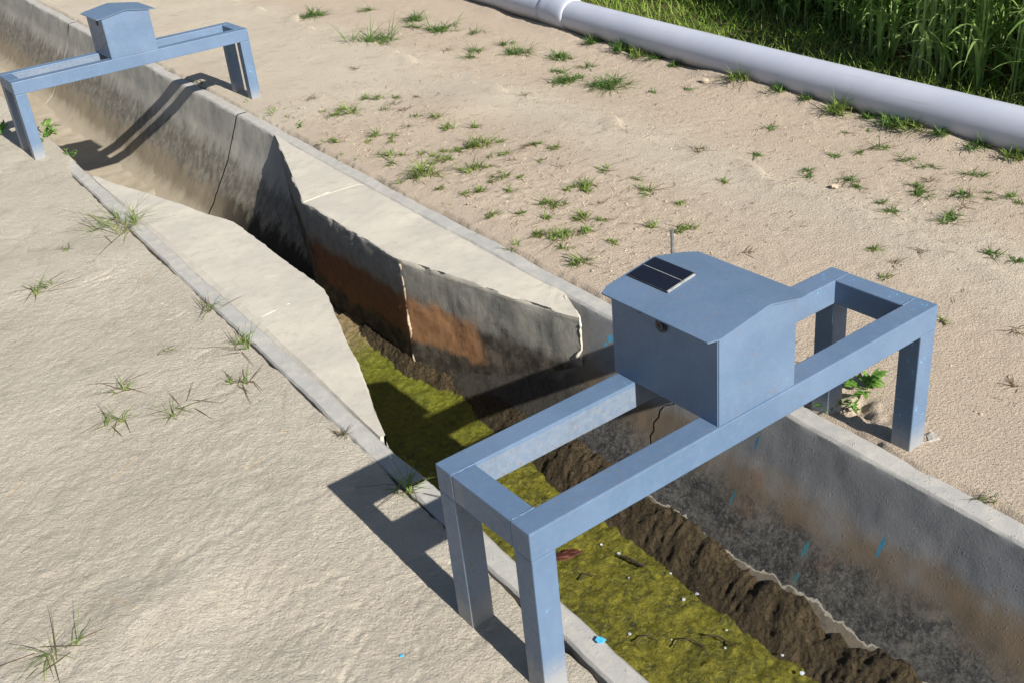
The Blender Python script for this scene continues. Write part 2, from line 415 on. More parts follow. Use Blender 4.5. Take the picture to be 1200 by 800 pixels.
def mesh(name, v, f):
    me = bpy.data.meshes.new(name)
    me.from_pydata([tuple(map(float, p)) for p in v] if not isinstance(v, np.ndarray) else v.tolist(), [], f if isinstance(f, list) else f.tolist())
    me.update(); return me

def grid_faces(nu, nv):
    i = np.arange((nu - 1) * (nv - 1)); a = i // (nv - 1) * nv + i % (nv - 1)
    return np.stack([a, a + nv, a + nv + 1, a + 1], 1)

def tag(o, label=None, cat=None, group=None, kind=None):
    if label: o['label'] = label
    if cat: o['category'] = cat
    if group: o['group'] = group
    if kind: o['kind'] = kind
    return o

def empty(name, loc=(0, 0, 0), rz=0):
    o = bpy.data.objects.new(name, None); col.objects.link(o)
    o.location = loc; o.rotation_euler = (0, 0, rz); o.empty_display_size = 0.1
    return o

def bm_box(bm, a, b, bev=0.003, seg=2):
    r = bmesh.ops.create_cube(bm, size=1)
    c = [(p + q) / 2 for p, q in zip(a, b)]; s = [abs(q - p) for p, q in zip(a, b)]
    for v in r['verts']: v.co = Vector((v.co.x * s[0] + c[0], v.co.y * s[1] + c[1], v.co.z * s[2] + c[2]))
    if bev:
        es = list({e for v in r['verts'] for e in v.link_edges})
        bmesh.ops.bevel(bm, geom=es, offset=bev, segments=seg, profile=0.6, affect='EDGES')

def bm_mesh(bm, name):
    bmesh.ops.recalc_face_normals(bm, faces=bm.faces)
    me = bpy.data.meshes.new(name); bm.to_mesh(me); bm.free(); return me

def box_part(name, a, b, mat, parent, bev=0.003):
    bm = bmesh.new(); bm_box(bm, a, b, bev); return link(name, bm_mesh(bm, name), mat, parent)

def tube_mesh(name, pts, rad, sides=8, jitter=0.0, seed=0, caps=True):
    rnd = random.Random(seed); v = []; f = []; n = len(pts); P = [Vector(p) for p in pts]
    for i, p in enumerate(P):
        d = (P[min(i + 1, n - 1)] - P[max(i - 1, 0)]).normalized()
        u = d.cross(Vector((0, 0, 1)));
        if u.length < 1e-3: u = Vector((1, 0, 0))
        u.normalize(); w = d.cross(u)
        r = rad[i] if isinstance(rad, (list, tuple)) else rad
        for k in range(sides):
            t = 2 * math.pi * k / sides; rr = r * (1 + rnd.uniform(-jitter, jitter))
            v.append(p + (u * math.cos(t) + w * math.sin(t)) * rr)
    for i in range(n - 1):
        for k in range(sides):
            a = i * sides + k; b = i * sides + (k + 1) % sides
            f.append((a, b, b + sides, a + sides))
    if caps: f.append(tuple(range(sides))[::-1]); f.append(tuple(range((n - 1) * sides, n * sides)))
    return mesh(name, v, f)

# ------------------------------------------------------------------ canal cross-section
XC = 0.655
PZ = [-0.612, -0.597, -0.529, -0.436, -0.346, -0.26, -0.149, 0.0]
PW = [0.0, 0.084, 0.178, 0.237, 0.295, 0.35, 0.41, 0.467]
def hw(z): return np.interp(z, PZ, PW)
def prof_z(dx): return np.interp(np.abs(dx), PW, PZ)
KL, KR = 0.125, 1.192          # outer edges of the kerbs

def spacing(segs):
    out = []
    for a, b, d in segs:
        n = max(1, int(round((b - a) / d))); out += list(np.linspace(a, b, n, endpoint=False))
    out.append(segs[-1][1]); return np.array(out)

def grow(start, end, first, ratio=1.25):
    out = []; x = start; d = first; s = 1 if end > start else -1
    while (end - x) * s > 0:
        out.append(x); x += s * d; d *= ratio
    out.append(end); return out

# ------------------------------------------------------------------ ground
def left_height(x, y):
    h = 0.014 * fbm(x * 1.1 + 3, y * 1.1, 3, 11)
    u = x * 0.82 + y * 0.57; w = -x * 0.57 + y * 0.82
    warp = 0.25 * fbm(x * 3, y * 3, 2, 5)
    m = sst(-0.2, 0.7, fbm(x * 1.7, y * 1.7, 2, 77)) * sst(-1.4, -.2, -y * .8)
    h += 0.0022 * fbm(x * 5 + warp, y * 5, 3, 21)
    h += 0.0024 * (ridged(u * 9 + warp * 6, w * 16 + warp * 6, 4, 31) - 0.8) * (0.10 + 0.9 * m)
    # sparse sharp creases in the dried silt
    c1 = np.abs(n2(u * 4.0 + warp * 3, w * 7.0 - warp * 3, 35)); cm = sst(0.05, 0.45, fbm(x * 2.3 + 9, y * 2.3, 3, 36))
    h -= 0.0045 * sst(0.05, 0.0, c1) * cm
    c2 = np.abs(n2(u * 13 + warp * 5, w * 21, 37)); h -= 0.0025 * sst(0.09, 0.0, c2) * (0.25 + cm)
    h += 0.0013 * fbm(u * 40, w * 70, 2, 41)
    # hollow and ridge at the lower left
    h -= 0.022 * np.exp(-(((x + 0.40) / 0.10) ** 2 + ((y - 0.60) / 0.16) ** 2))
    h += 0.016 * np.exp(-(((x + 0.58) / 0.13) ** 2 + ((y - 0.80) / 0.10) ** 2))
    return h - 0.002

def build_left():
    xs = np.array(sorted(set(np.round(list(np.linspace(0.21, -1.25, 215)) + grow(-1.26, -450, 0.03)[1:], 5))))
    ys = np.array(sorted(set(np.round(grow(-0.3, -450, 0.03)[1:] + list(np.arange(-0.3, 3.0, 0.0075)) + list(np.arange(3.0, 6.0, 0.02)) + grow(6.0, 450, 0.05, 1.15), 5))))
    X, Y = np.meshgrid(xs, ys, indexing='ij')
    edge = 0.126 + 0.004 * n2(Y * 8, 0 * Y, 3) + 0.003 * n2(Y * 31, 0 * Y, 9) + 0.075 * sst(4.28, 4.6, Y + 0.05 * n2(Y * 9, X * 0, 5)) \
        - 0.012 * sst(0.35, 0.15, Y) + 0.0
    s = np.clip((X + 1.25) / (0.21 + 1.25), 0, 1)
    Xn = np.where(X > -1.25, -1.25 + s * (edge + 1.25), X)
    H = left_height(Xn, Y)
    d = edge - Xn
    fade = sst(0, 0.18, d)
    far = sst(40, 6, np.hypot(Xn, Y - 2))
    cover = sst(4.28, 4.6, Y)
    level = -0.004 + 0.016 * cover
    gap = 0.6 + 0.8 * n2(Y * 5, Y * 0, 15)
    drop = -0.035 * sst(0.009, 0.0, d) * np.clip(gap, 0.15, 1.2) * (1 - cover) - 0.03 * cover * sst(0.02, 0, d)
    H = H * (0.35 + 0.65 * fade) * far + level * (1 - fade) + drop
    H -= 0.02 * sst(1, 6, -Xn) * 0
    V = np.stack([Xn, Y, H], -1).reshape(-1, 3)
    o = link('ground', mesh('ground', V, grid_faces(len(xs), len(ys))[:, ::-1]), M['ground_left'], smooth=True)
    tag(o, 'dry cracked pale silt ground on the left side of the canal', None, None, 'structure')

def scarp(y): return 2.36 + 0.10 * n2(y * 0.9, 0 * y, 61) + 0.06 * n2(y * 3.1, 0 * y, 62) + 0.02 * n2(y * 11, 0 * y, 63)

def pipe_x(y): return 3.308 + 0.01306 * y + 0.00698 * np.clip(y, -3, 9) ** 2

def right_height(x, y):
    h = 0.011 * fbm(x * 0.8, y * 0.8 + 4, 2, 111)
    h += 0.0014 * fbm(x * 6, y * 5, 2, 121)
    rough = 0.35 + 0.9 * sst(-0.2, 0.5, fbm(x * 1.5, y * 1.5, 2, 131)) + 0.7 * sst(2.2, 2.7, x)
    patch = sst(2.1, 1.7, x) * sst(1.3, 1.8, y) * sst(4.6, 3.9, y)
    rough = rough + patch
    h += 0.0011 * fbm(x * 33, y * 33, 2, 141, 0.7) * rough
    sc = scarp(y)
    h += 0.024 * sst(sc + 0.02, sc - 0.01, x) - 0.008
    h += 0.008 * np.exp(-((x - sc + 0.05) / 0.05) ** 2)
    h -= 0.010 * sst(2.6, 3.0, x)
    h += 0.026 * np.exp(-((x - pipe_x(y) + 0.10) / 0.07) ** 2) * (1 + 0.5 * n2(y * 4, y * 0, 71))
    h += 0.022 * np.exp(-(((x - 2.05) / 0.22) ** 2 + ((y - 3.6) / 0.25) ** 2))
    return h

def build_right():
    xs = np.array(sorted(set(np.round(list(np.arange(1.185, 3.7, 0.0125)) + grow(3.7, 450, 0.03, 1.2)[0:], 5))))
    ys = np.array(sorted(set(np.round(grow(-0.5, -450, 0.04)[1:] + list(np.arange(-0.5, 4.5, 0.0125)) + list(np.arange(4.5, 8.5, 0.025)) + grow(8.5, 450, 0.06, 1.15), 5))))
    X, Y = np.meshgrid(xs, ys, indexing='ij')
    edge = 1.192 + 0.008 * n2(Y * 6, 0 * Y, 203) + 0.006 * n2(Y * 27, 0 * Y, 209) - 0.012 * sst(0.2, 0.7, n2(Y * 2.3, 0 * Y, 207))
    Xn = np.where(X < 1.6, edge + (X - 1.185) / (1.6 - 1.185) * (1.6 - edge), X)
    H = right_height(Xn, Y)
    d = Xn - edge; fade = sst(0, 0.15, d); far = sst(40, 8, np.hypot(Xn - 2, Y - 3))
    H = H * (0.3 + 0.7 * fade) * far + 0.003 * (1 - fade) - 0.022 * sst(0.014, 0, d)
    # soil pulled away at the near right leg
    H -= 0.03 * np.exp(-(((Xn - 1.29) / 0.06) ** 2 + ((Y - 0.29) / 0.09) ** 2)) * (1 + 0.6 * fbm(Xn * 30, Y * 30, 2, 9))
    H = np.where(Xn > 5, H - 0.0, H)
    V = np.stack([Xn, Y, H], -1).reshape(-1, 3)
    o = link('ground', mesh('ground', V, grid_faces(len(xs), len(ys))), M['ground_right'], smooth=True)
    tag(o, 'pale sandy ground between the canal and the pipe', None, None, 'structure')

build_left(); build_right()

# ------------------------------------------------------------------ canal lining
canal = empty('concrete_canal', (0.655, 2.0, 0))
canal.location = (0, 0, 0)
tag(canal, 'long concrete lined irrigation canal with curved walls running between the sandy banks', 'canal')

def jag(y, z):
    return 0.030 * (n2(z * 16, z * 0, 88) + 0.5 * n2(z * 55, z * 0, 89)) * np.exp(-((y - 0.843) / 0.05) ** 2) \
        + 0.004 * n2(z * 40, z * 0, 90) * np.exp(-((y - 4.577) / 0.05) ** 2) + 0.004 * n2(z * 30, z * 0, 91) * np.exp(-((y - 8.29) / 0.05) ** 2)
def lining(y0, y1, mat, ds):
    zs = np.concatenate([np.linspace(0, -0.5, 26), [-0.53, -0.56, -0.585, -0.60]])
    right = [(XC + hw(z), z) for z in zs]
    right[0] = (XC + hw(0) + 0.006, 0.0); right.insert(1, (XC + hw(-0.006), -0.007))
    prof = [(KR, -0.22), (KR, -0.1), (KR, -0.008), (KR - 0.007, 0.0)] + [(KR - 0.007 + (right[0][0] - KR + 0.007) * t, 0) for t in (0.33, 0.66)] + right + [(XC, -0.612)]
    left = [(2 * XC - x, z) for x, z in prof[:-1]][::-1]
    # left kerb reaches KL
    left = [((KL + (1 - (x - KL2) / (0.188 - KL2)) * 0 + (x - KL2) / (0.188 - KL2) * (0.188 - KL)) if x < 0.188 and z > -0.3 else x, z) for x, z in left]
    prof = prof + left
    n = len(prof); ys = spacing([(y0, y1, ds)])
    P = np.array(prof)
    X = np.repeat(P[:, 0][:, None], len(ys), 1); Z = np.repeat(P[:, 1][:, None], len(ys), 1); Y = np.repeat(ys[None], n, 0)
    amp = 1.0
    dx = amp * (0.0045 * n3(X * 7, Y * 7, Z * 7, 301) + 0.0016 * n3(X * 40, Y * 40, Z * 40, 302))
    dz = amp * (0.0030 * n3(X * 6, Y * 6, Z * 6, 303) + 0.0013 * n3(X * 45, Y * 45, Z * 45, 304))
    V = np.stack([X + dx, Y + jag(Y, Z), Z + dz], -1).reshape(-1, 3)
    return link('lining_panel', mesh('lining_panel', V, grid_faces(n, len(ys))[:, ::-1]), mat, canal, 'sharp')
KL2 = 2 * XC - KR
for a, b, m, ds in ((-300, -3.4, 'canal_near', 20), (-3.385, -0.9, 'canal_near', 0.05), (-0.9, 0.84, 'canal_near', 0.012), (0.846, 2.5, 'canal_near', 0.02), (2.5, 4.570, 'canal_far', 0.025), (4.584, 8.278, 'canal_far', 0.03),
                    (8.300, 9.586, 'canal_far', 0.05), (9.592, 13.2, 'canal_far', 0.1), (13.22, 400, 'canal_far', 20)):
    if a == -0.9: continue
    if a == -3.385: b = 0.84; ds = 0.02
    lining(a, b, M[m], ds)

def joint(y0, y1, mat, off):
    zs = list(np.linspace(0, -0.6, 60)); pr = [(XC + hw(z) + (off if z < 0 else 0), z - (off if z == 0 else off * .3)) for z in zs]
    pr = [(KR, -off)] + pr; pr = pr + [(2 * XC - x, z) for x, z in pr][::-1]
    v = []; f = []
    for i, (x, z) in enumerate(pr):
        x = max(x, KL)
        jj = float(jag(np.array(0.5 * (y0 + y1)), np.array(z)))
        v += [(x, y0 - 0.004 + jj, z), (x, y1 + 0.004 + jj, z)]
        if i: f.append((2 * i - 2, 2 * i, 2 * i + 1, 2 * i - 1))
    link('mortar_joint', mesh('mortar_joint', v, f), mat, canal)
joint(0.84, 0.846, M['crack'], 0.008); joint(4.570, 4.584, M['crack'], 0.010)
joint(8.278, 8.300, M['mortar'], 0.003); joint(9.586, 9.592, M['crack'], 0.006); joint(13.2, 13.22, M['mortar'], 0.003); joint(-3.4, -3.385, M['mortar'], 0.003)

rnd = random.Random(5)

# ------------------------------------------------------------------ flume: the narrowed measuring throat cast into the canal
flume = empty('measuring_flume', (0, 0, 0))
tag(flume, 'concrete measuring flume narrowing the canal to a throat, pale flat tops and stained walls', 'flume')

def side_wall(name, pts, xwall, sgn, slant, parent, batter=0.0):
    # pts: (y, x_inner) from upstream to downstream; body between x_inner and xwall
    ys = []
    for (ya, xa), (yb, xb) in zip(pts[:-1], pts[1:]):
        n = max(2, int(abs(ya - yb) / 0.02)); ys += [(ya + (yb - ya) * i / n, xa + (xb - xa) * i / n) for i in range(n)]
    ys.append(pts[-1])
    ys = np.array(ys); ny = len(ys)
    tops = np.linspace(0, 1, 14); depths = np.concatenate([[0.0, 0.004], np.linspace(0.02, 0.64, 32)])
    X = []; Z = []
    for t in tops[:-1]: X.append(xwall + (ys[:, 1] - xwall) * t); Z.append(np.zeros(ny))
    X.append(ys[:, 1] + sgn * 0.005); Z.append(np.zeros(ny))
    for dpt in depths[1:]: X.append(ys[:, 1] - sgn * batter * dpt); Z.append(np.full(ny, -dpt))
    X = np.array(X); Z = np.array(Z); Y = np.repeat(ys[:, 0][None], len(X), 0)
    wall = (Z < 0).astype(float)
    Xd = X + 0.004 * n3(X * 9, Y * 9, Z * 9, 401) * (0.3 + 0.7 * wall) + 0.0032 * n3(X * 45, Y * 45, Z * 45, 402) * wall
    edgeband = np.exp(-((Z + 0.0) / 0.02) ** 2) * wall
    Xd += sgn * np.clip(0.012 * n3(X * 20, Y * 24, 0 * Z, 404), 0, 1) * edgeband
    Zd = Z + 0.004 * n3(X * 5, Y * 5, Z * 5, 403) + 0.0012 * n3(X * 40, Y * 40, Z * 40, 405) + 0.0035 - 0.003 * (1 - wall) * 0
    t = np.clip((X - xwall) / (ys[:, 1] - xwall + 1e-9 * sgn), 0, 1)
    Zd -= 0.012 * (t < 0.02) * (Z == 0)
    tt = np.clip((X - xwall) / (ys[:, 1] - xwall + 1e-9 * sgn), 0, 1)
    Y = Y + slant * (1 - tt) * np.clip((ys[-1, 0] + 0.32 - Y) / 0.32, 0, 1)
    V = np.stack([Xd, Y, Zd], -1).reshape(-1, 3)
    F = grid_faces(len(X), ny); F = F if sgn < 0 else F[:, ::-1]
    F = F.tolist()
    # end caps
    m = len(X); nt = len(tops)
    VL = V.tolist()
    for e in (0, ny - 1):
        base = [i * ny + e for i in range(m)]
        ia = len(VL); VL.append([xwall + sgn * 0.0, float(ys[e, 0]) + (slant if e else 0), -0.64])
        for i in range(m - 1): F.append((ia, base[i], base[i + 1]))
    me = mesh(name, np.array(VL), F)
    bm = bmesh.new(); bm.from_mesh(me); bmesh.ops.recalc_face_normals(bm, faces=bm.faces); bm.to_mesh(me); bm.free()
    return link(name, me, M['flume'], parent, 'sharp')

XW = XC + 0.467
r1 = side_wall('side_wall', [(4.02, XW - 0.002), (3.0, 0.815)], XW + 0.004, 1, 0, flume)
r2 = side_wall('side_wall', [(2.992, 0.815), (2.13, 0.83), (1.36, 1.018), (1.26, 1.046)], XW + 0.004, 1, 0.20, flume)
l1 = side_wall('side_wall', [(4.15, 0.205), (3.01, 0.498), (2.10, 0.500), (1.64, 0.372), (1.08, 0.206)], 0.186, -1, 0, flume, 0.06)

# white mortar seams
def bead(pts, r, mat, parent, seed, name='mortar_seam', jit=0.35, n=14):
    P = [Vector(p) for p in pts]; out = []
    for a, b in zip(P[:-1], P[1:]):
        m_ = max(2, int((b - a).length / (r * 2.2)))
        for i in range(m_): out.append(a.lerp(b, i / m_))
    out.append(P[-1]); rg = random.Random(seed)
    k = np.arange(len(out)) * 0.45
    N = [n2(k, k * 0 + q, seed) for q in (0.3, 4.7, 9.1, 13.3)]
    out = [p + Vector((N[0][i], N[1][i], N[2][i])) * r * 0.5 for i, p in enumerate(out)]
    return link(name, tube_mesh(name, out, [r * (0.85 + 0.4 * N[3][i]) for i in range(len(out))], 7, jit * 0.3, seed), mat, parent, True)
bead([(0.816, 2.995, -0.002), (0.93, 3.01, 0.001), (1.07, 3.035, 0.001)], 0.006, M['mortar'], flume, 1)
bead([(0.836, 2.137, -0.02), (0.833, 2.128, -0.12), (0.836, 2.134, -0.2), (0.831, 2.126, -0.28), (0.834, 2.135, -0.36), (0.828, 2.128, -0.45)], 0.0075, M['stone'], flume, 2, jit=0.6)
bead([(1.115, 1.45, 0.0), (1.08, 1.36, 0.0), (1.055, 1.28, -0.006), (1.048, 1.262, -0.03), (1.048, 1.262, -0.08), (1.046, 1.265, -0.12), (1.038, 1.285, -0.16)], 0.0065, M['mortar'], flume, 3)
bead([(0.25, 3.02, -0.0005), (0.37, 3.03, -0.0005), (0.49, 3.01, -0.0005)], 0.0032, M['mortar'], flume, 5)
bead([(0.22, 2.06, -0.0005), (0.36, 2.09, -0.0005), (0.495, 2.10, -0.0005)], 0.0032, M['mortar'], flume, 6)
# ------------------------------------------------------------------ beds, mud, algae, water
def xin_r(y):
    return np.interp(y, [1.27, 1.36, 2.13, 3.0, 4.02], [1.05, 1.018, 0.83, 0.815, XW])
def wall_r(y):
    return np.where(y > 1.27, np.minimum(0.925, xin_r(y) + 0.012), 0.925)

def build_algae():
    xs = np.arange(0.30, 0.95, 0.008); ys = np.arange(-3.0, 2.75, 0.010)
    X, Y = np.meshgrid(xs, ys, indexing='ij')
    Z = -0.490 + 0.005 * fbm(X * 7, Y * 7, 3, 501) + 0.0045 * fbm(X * 30, Y * 30, 3, 511, 0.65) + 0.002 * n2(X * 95, Y * 95, 7)
    Z += 0.03 * sst(2.2, 2.6, Y)
    V = np.stack([X, Y, Z], -1).reshape(-1, 3)
    o = link('algae', mesh('algae', V, grid_faces(len(xs), len(ys))), M['algae'], smooth=True)
    tag(o, 'yellow green algae mat in the shallow water of the canal', 'algae', None, 'stuff')
build_algae()

def build_mud():
    us = np.linspace(0, 1, 30); ys = np.arange(-3.0, 2.6, 0.009)
    U, Y = np.meshgrid(us, ys, indexing='ij')
    wr = wall_r(Y); top = np.where(Y > 1.27, np.maximum(-0.39 - 0.05 * sst(1.2, 1.9, Y), -9), -0.39)
    wid = 0.155 - 0.055 * sst(1.0, 2.0, Y) + 0.02 * n2(Y * 3, 0 * Y, 601) + 0.010 * n2(Y * 12, 0 * Y, 602)
    X = wr + 0.03 - (wid + 0.03) * (1 - U)
    lipn = 0.014 * n2(Y * 6, 0 * Y, 605) + 0.007 * n2(Y * 25, Y * 0, 606)
    Z = -0.525 + (top + lipn + 0.525) * (1 - (1 - np.clip(U * 1.25, 0, 1)) ** 1.7) - 0.0 * U
    # past the wall contact the mud falls away behind the lining
    Z += (0.0035 * fbm(X * 18, Y * 18, 3, 611) + 0.0062 * (ridged(X * 46, Y * 38, 3, 621) - 0.8)) * sst(0, 0.25, U)
    Z = np.where(U > 0.9, Z - 0.0, Z)
    V = np.stack([X, Y, Z], -1).reshape(-1, 3)
    o = link('mud_bank', mesh('mud_bank', V, grid_faces(len(us), len(ys))), M['mud'], smooth=True)
    tag(o, 'dark brown wet mud bank along the foot of the canal wall', None, None, 'structure')
build_mud()

def build_bed():
    xs = np.arange(0.20, 1.12, 0.015); ys = spacing([(2.2, 8, 0.02), (8, 14, 0.08), (14, 60, 2)])
    X, Y = np.meshgrid(xs, ys, indexing='ij')
    Z = -0.485 - 0.105 * sst(3.4, 4.7, Y) + 0.008 * fbm(X * 5, Y * 4, 3, 701) + 0.0015 * fbm(X * 30, Y * 30, 2, 711) + 0.05 * (np.abs(X - XC) / 0.4) ** 2 * sst(4.2, 5, Y) - 0.05 * sst(2.55, 2.3, Y)
    V = np.stack([X, Y, Z], -1).reshape(-1, 3)
    o = link('silt_bed', mesh('silt_bed', V, grid_faces(len(xs), len(ys))), M['sand'], smooth=True)
    tag(o, 'pale silt covering the canal floor upstream of the flume', None, None, 'structure')
build_bed()
wv = [(0.25, -3.0, -0.4985), (0.95, -3.0, -0.4985), (0.95, 2.5, -0.4985), (0.25, 2.5, -0.4985)]
tag(link('water', mesh('water', wv, [(0, 1, 2, 3)]), M['water']), 'shallow clear water over the algae in the canal', None, None, 'structure')

# ------------------------------------------------------------------ gauge stands
def gauge_stand(loc, yaw, L, W, t, tz, H, box, label, solar):
    g = empty('gauge_stand', (loc[0], loc[1], 0), yaw)
    tag(g, label, 'gauge stand', 'blue steel gauge stands bridging the canal')
    st = M['steel']
    e = 0.0006
    box_part('beam', (0, 0, H - tz), (L, t, H), st, g)
    box_part('beam', (0, W - t, H - tz), (L, W, H), st, g)
    for x in (0.0, L - t): box_part('crossbar', (x + e, t + 0.0004, H - tz + e), (x + t - e, W - t - 0.0004, H - e), st, g)
    for x in (0.0, L - t):
        for y in (0.0, W - t): box_part('leg', (x + e, y + e, -0.05), (x + t - e, y + t - e, H - tz - 0.0004), st, g)
    # weld seams: small irregular beads where tubes meet
    sd = 0
    for x in (0.0, L):
        for y0 in (t, W - t):
            sd += 1
            xa = t if x == 0 else L - t
            bead([(x + (0.003 if x == 0 else -0.003), y0, H - 0.0008), (xa, y0, H - 0.0008)], 0.0018, st, g, 40 + sd, 'weld_seam', 0.4, 22)
    x0, x1, y0, y1, ze, zr, xr = box
    zb = H + 0.0008
    v = []
    for y in (y0, y1): v += [(x0, y, zb), (x1, y, zb), (x1, y, ze), (xr, y, zr), (x0, y, ze)]
    f = [(0, 1, 2, 3, 4), (9, 8, 7, 6, 5), (0, 5, 6, 1), (1, 6, 7, 2), (0, 4, 9, 5), (2, 7, 8, 3), (3, 8, 9, 4)]
    bm = bmesh.new(); bv = [bm.verts.new(p) for p in v]; [bm.faces.new([bv[i] for i in q]) for q in f]
    bmesh.ops.bevel(bm, geom=[ed for ed in bm.edges if abs(ed.verts[0].co.z - ed.verts[1].co.z) > 0.1], offset=0.0025, segments=2, affect='EDGES')
    ib = link('instrument_box', bm_mesh(bm, 'instrument_box'), st, g)
    # lid: bent sheet with overhang
    ov = 0.026; th = 0.0035
    sL = (zr - ze) / (xr - x0); sR = (zr - ze) / (x1 - xr)
    prof = [(x0 - ov, ze - sL * ov), (x0, ze), (xr - 0.012, zr - sL * 0.012 + 0.0), (xr, zr - 0.0008), (xr + 0.012, zr - sR * 0.012), (x1, ze), (x1 + ov + 0.012, ze - sR * (ov + 0.012))]
    v = []; f = []; ny = 2
    prof = [(x, z + 0.0012) for x, z in prof]
    ya, yb = y0 - 0.008, y1 + 0.012
    rr = 0.012
    for k, (x, z) in enumerate(prof):
        e0 = ya + (rr if k in (0, len(prof) - 1) else 0); e1 = yb - (rr if k in (0, len(prof) - 1) else 0)
        v += [(x, e0, z), (x, e1, z), (x, e0, z + th), (x, e1, z + th)]
        if k:
            a = 4 * (k - 1); b = 4 * k
            f += [(a + 2, a + 3, b + 3, b + 2), (a, b, b + 1, a + 1), (a, a + 2, b + 2, b), (a + 1, b + 1, b + 3, a + 3)]
    n = 4 * (len(prof) - 1); f += [(0, 1, 3, 2), (n, n + 2, n + 3, n + 1)]
    bm = bmesh.new(); bv = [bm.verts.new(p) for p in v]; [bm.faces.new([bv[i] for i in q]) for q in f]
    link('lid', bm_mesh(bm, 'lid'), st, ib)
    # lock on the left face
    def cyl_x(name, cy, cz, xa, xb, r, mat, seg=20):
        v = []; f = []
        for x in (xa, xb):
            for k in range(seg): v.append((x, cy + r * math.cos(2 * math.pi * k / seg), cz + r * math.sin(2 * math.pi * k / seg)))
        for k in range(seg): f.append((k, (k + 1) % seg, seg + (k + 1) % seg, seg + k))
        f.append(tuple(range(seg))); f.append(tuple(range(seg, 2 * seg)))
        me = mesh(name, v, f); bm = bmesh.new(); bm.from_mesh(me); bmesh.ops.recalc_face_normals(bm, faces=bm.faces); bm.to_mesh(me); bm.free()
        return me, mat
    if solar:
        bm = bmesh.new()
        me1, _ = cyl_x('lock', 0.168, 0.600, x0 - 0.004, x0 - 0.0002, 0.0165, None)
        me2, _ = cyl_x('lock', 0.168, 0.600, x0 - 0.008, x0 - 0.004, 0.0115, None)
        me3, _ = cyl_x('lock', 0.170, 0.600, x0 - 0.0095, x0 - 0.008, 0.003, None, 8)
        for q in (me1, me2, me3): bm.from_mesh(q)
        link('lock', bm_mesh(bm, 'lock'), M['black'], ib)
        # hasp scratch mark near the far top corner
        v = [(x0 - 0.0006, 0.262, 0.622), (x0 - 0.0006, 0.258, 0.622), (x0 - 0.0006, 0.244, 0.607), (x0 - 0.0006, 0.246, 0.604), (x0 - 0.0006, 0.232, 0.606), (x0 - 0.0006, 0.234, 0.603)]
        link('paint_chip', mesh('paint_chip', v, [(0, 1, 2, 3), (2, 3, 5, 4)]), M['black'], ib)
        # solar panel on the left slope
        nx = Vector((xr - x0, 0, zr - ze)).normalized(); nn = Vector((-nx.z, 0, nx.x))
        def on(xx, yy, hh):
            p = Vector((x0, 0, ze + 0.0012 + th)) + nx * ((xx - x0) / nx.x) + nn * hh
            return Vector((p.x, yy, p.z))
        bm = bmesh.new(); mi = []
        def slab(xa, xb, ya, yb, h0, h1, mt):
            c = [on(x, y, h) for h in (h0, h1) for (x, y) in ((xa, ya), (xb, ya), (xb, yb), (xa, yb))]
            bv = [bm.verts.new(p) for p in c]
            for q in ((0, 3, 2, 1), (4, 5, 6, 7), (0, 1, 5, 4), (1, 2, 6, 5), (2, 3, 7, 6), (3, 0, 4, 7)):
                fc = bm.faces.new([bv[i] for i in q]); fc.material_index = mt
        xa, xb, ya_, yb_ = 0.568, 0.650, 0.211, 0.333
        slab(xa - 0.003, xb + 0.003, ya_ - 0.004, yb_ + 0.002, 0.0, 0.0035, 1)
        xm = 0.6145
        slab(xa, xm - 0.0015, ya_, yb_, 0.0035, 0.0045, 0); slab(xm + 0.0015, xb, ya_, yb_, 0.0035, 0.0045, 0)
        slab(xm - 0.0008, xm + 0.0008, ya_ + 0.001, yb_ - 0.001, 0.0035, 0.0049, 2)
        slab(xa - 0.001, xb, ya_ - 0.006, ya_ - 0.0015, 0.0005, 0.0042, 2)
        link('solar_panel', bm_mesh(bm, 'solar_panel'), [M['cell'], M['black'], M['silver']], ib)
        link('antenna', tube_mesh('antenna', [(0.722, y1 + 0.006, 0.56), (0.722, y1 + 0.006, 0.60), (0.722, y1 + 0.018, 0.625), (0.722, y1 + 0.018, 0.698)], 0.0042, 10), M['dull'], ib)
    else:
        v = [(x0 - 0.0008, 0.115, 0.612), (x0 - 0.0008, 0.085, 0.612), (x0 - 0.0008, 0.094, 0.588), (x0 - 0.0008, 0.108, 0.586)]
        box_part('latch', (x0 - 0.006, 0.09, 0.585), (x0 - 0.0005, 0.112, 0.612), M['black'], ib, 0.002)
    return g

gauge_stand((0, 0), R(2.8), 1.275, 0.323, 0.060, 0.068, 0.4164, (0.511, 0.752, 0.004, 0.333, 0.629, 0.651, 0.655),
            'near blue steel gauge stand over the canal, its box carrying a small solar panel', True)
gauge_stand((0.034, 4.684), R(1.953), 1.3106, 0.290, 0.059, 0.066, 0.4164, (0.528, 0.786, 0.004, 0.288, 0.628, 0.648, 0.660),
            'farther blue steel gauge stand over the canal, its box without a solar panel', False)

# cement lump at the near right leg foot
def lump(loc, r, seed, mat, name, squash=0.5, sub=3, j=0.3):
    bm = bmesh.new(); bmesh.ops.create_icosphere(bm, subdivisions=sub, radius=1)
    P = np.array([v.co[:] for v in bm.verts])
    d = 1 + j * n3(P[:, 0] * 1.7 + seed, P[:, 1] * 1.7, P[:, 2] * 1.7, seed) + j * .5 * n3(P[:, 0] * 4.5 + seed, P[:, 1] * 4.5, P[:, 2] * 4.5, seed)
    for v, k in zip(bm.verts, d): v.co = Vector((v.co.x * r * k, v.co.y * r * k, v.co.z * r * squash * k))
    o = link(name, bm_mesh(bm, name), mat); o.location = loc; return o
tag(lump((1.292, 0.075, -0.006), 0.040, 8, M['cement'], 'cement_lump', 0.45, 3, 0.5), 'small grey cement lump at the foot of the near right stand leg', 'cement')

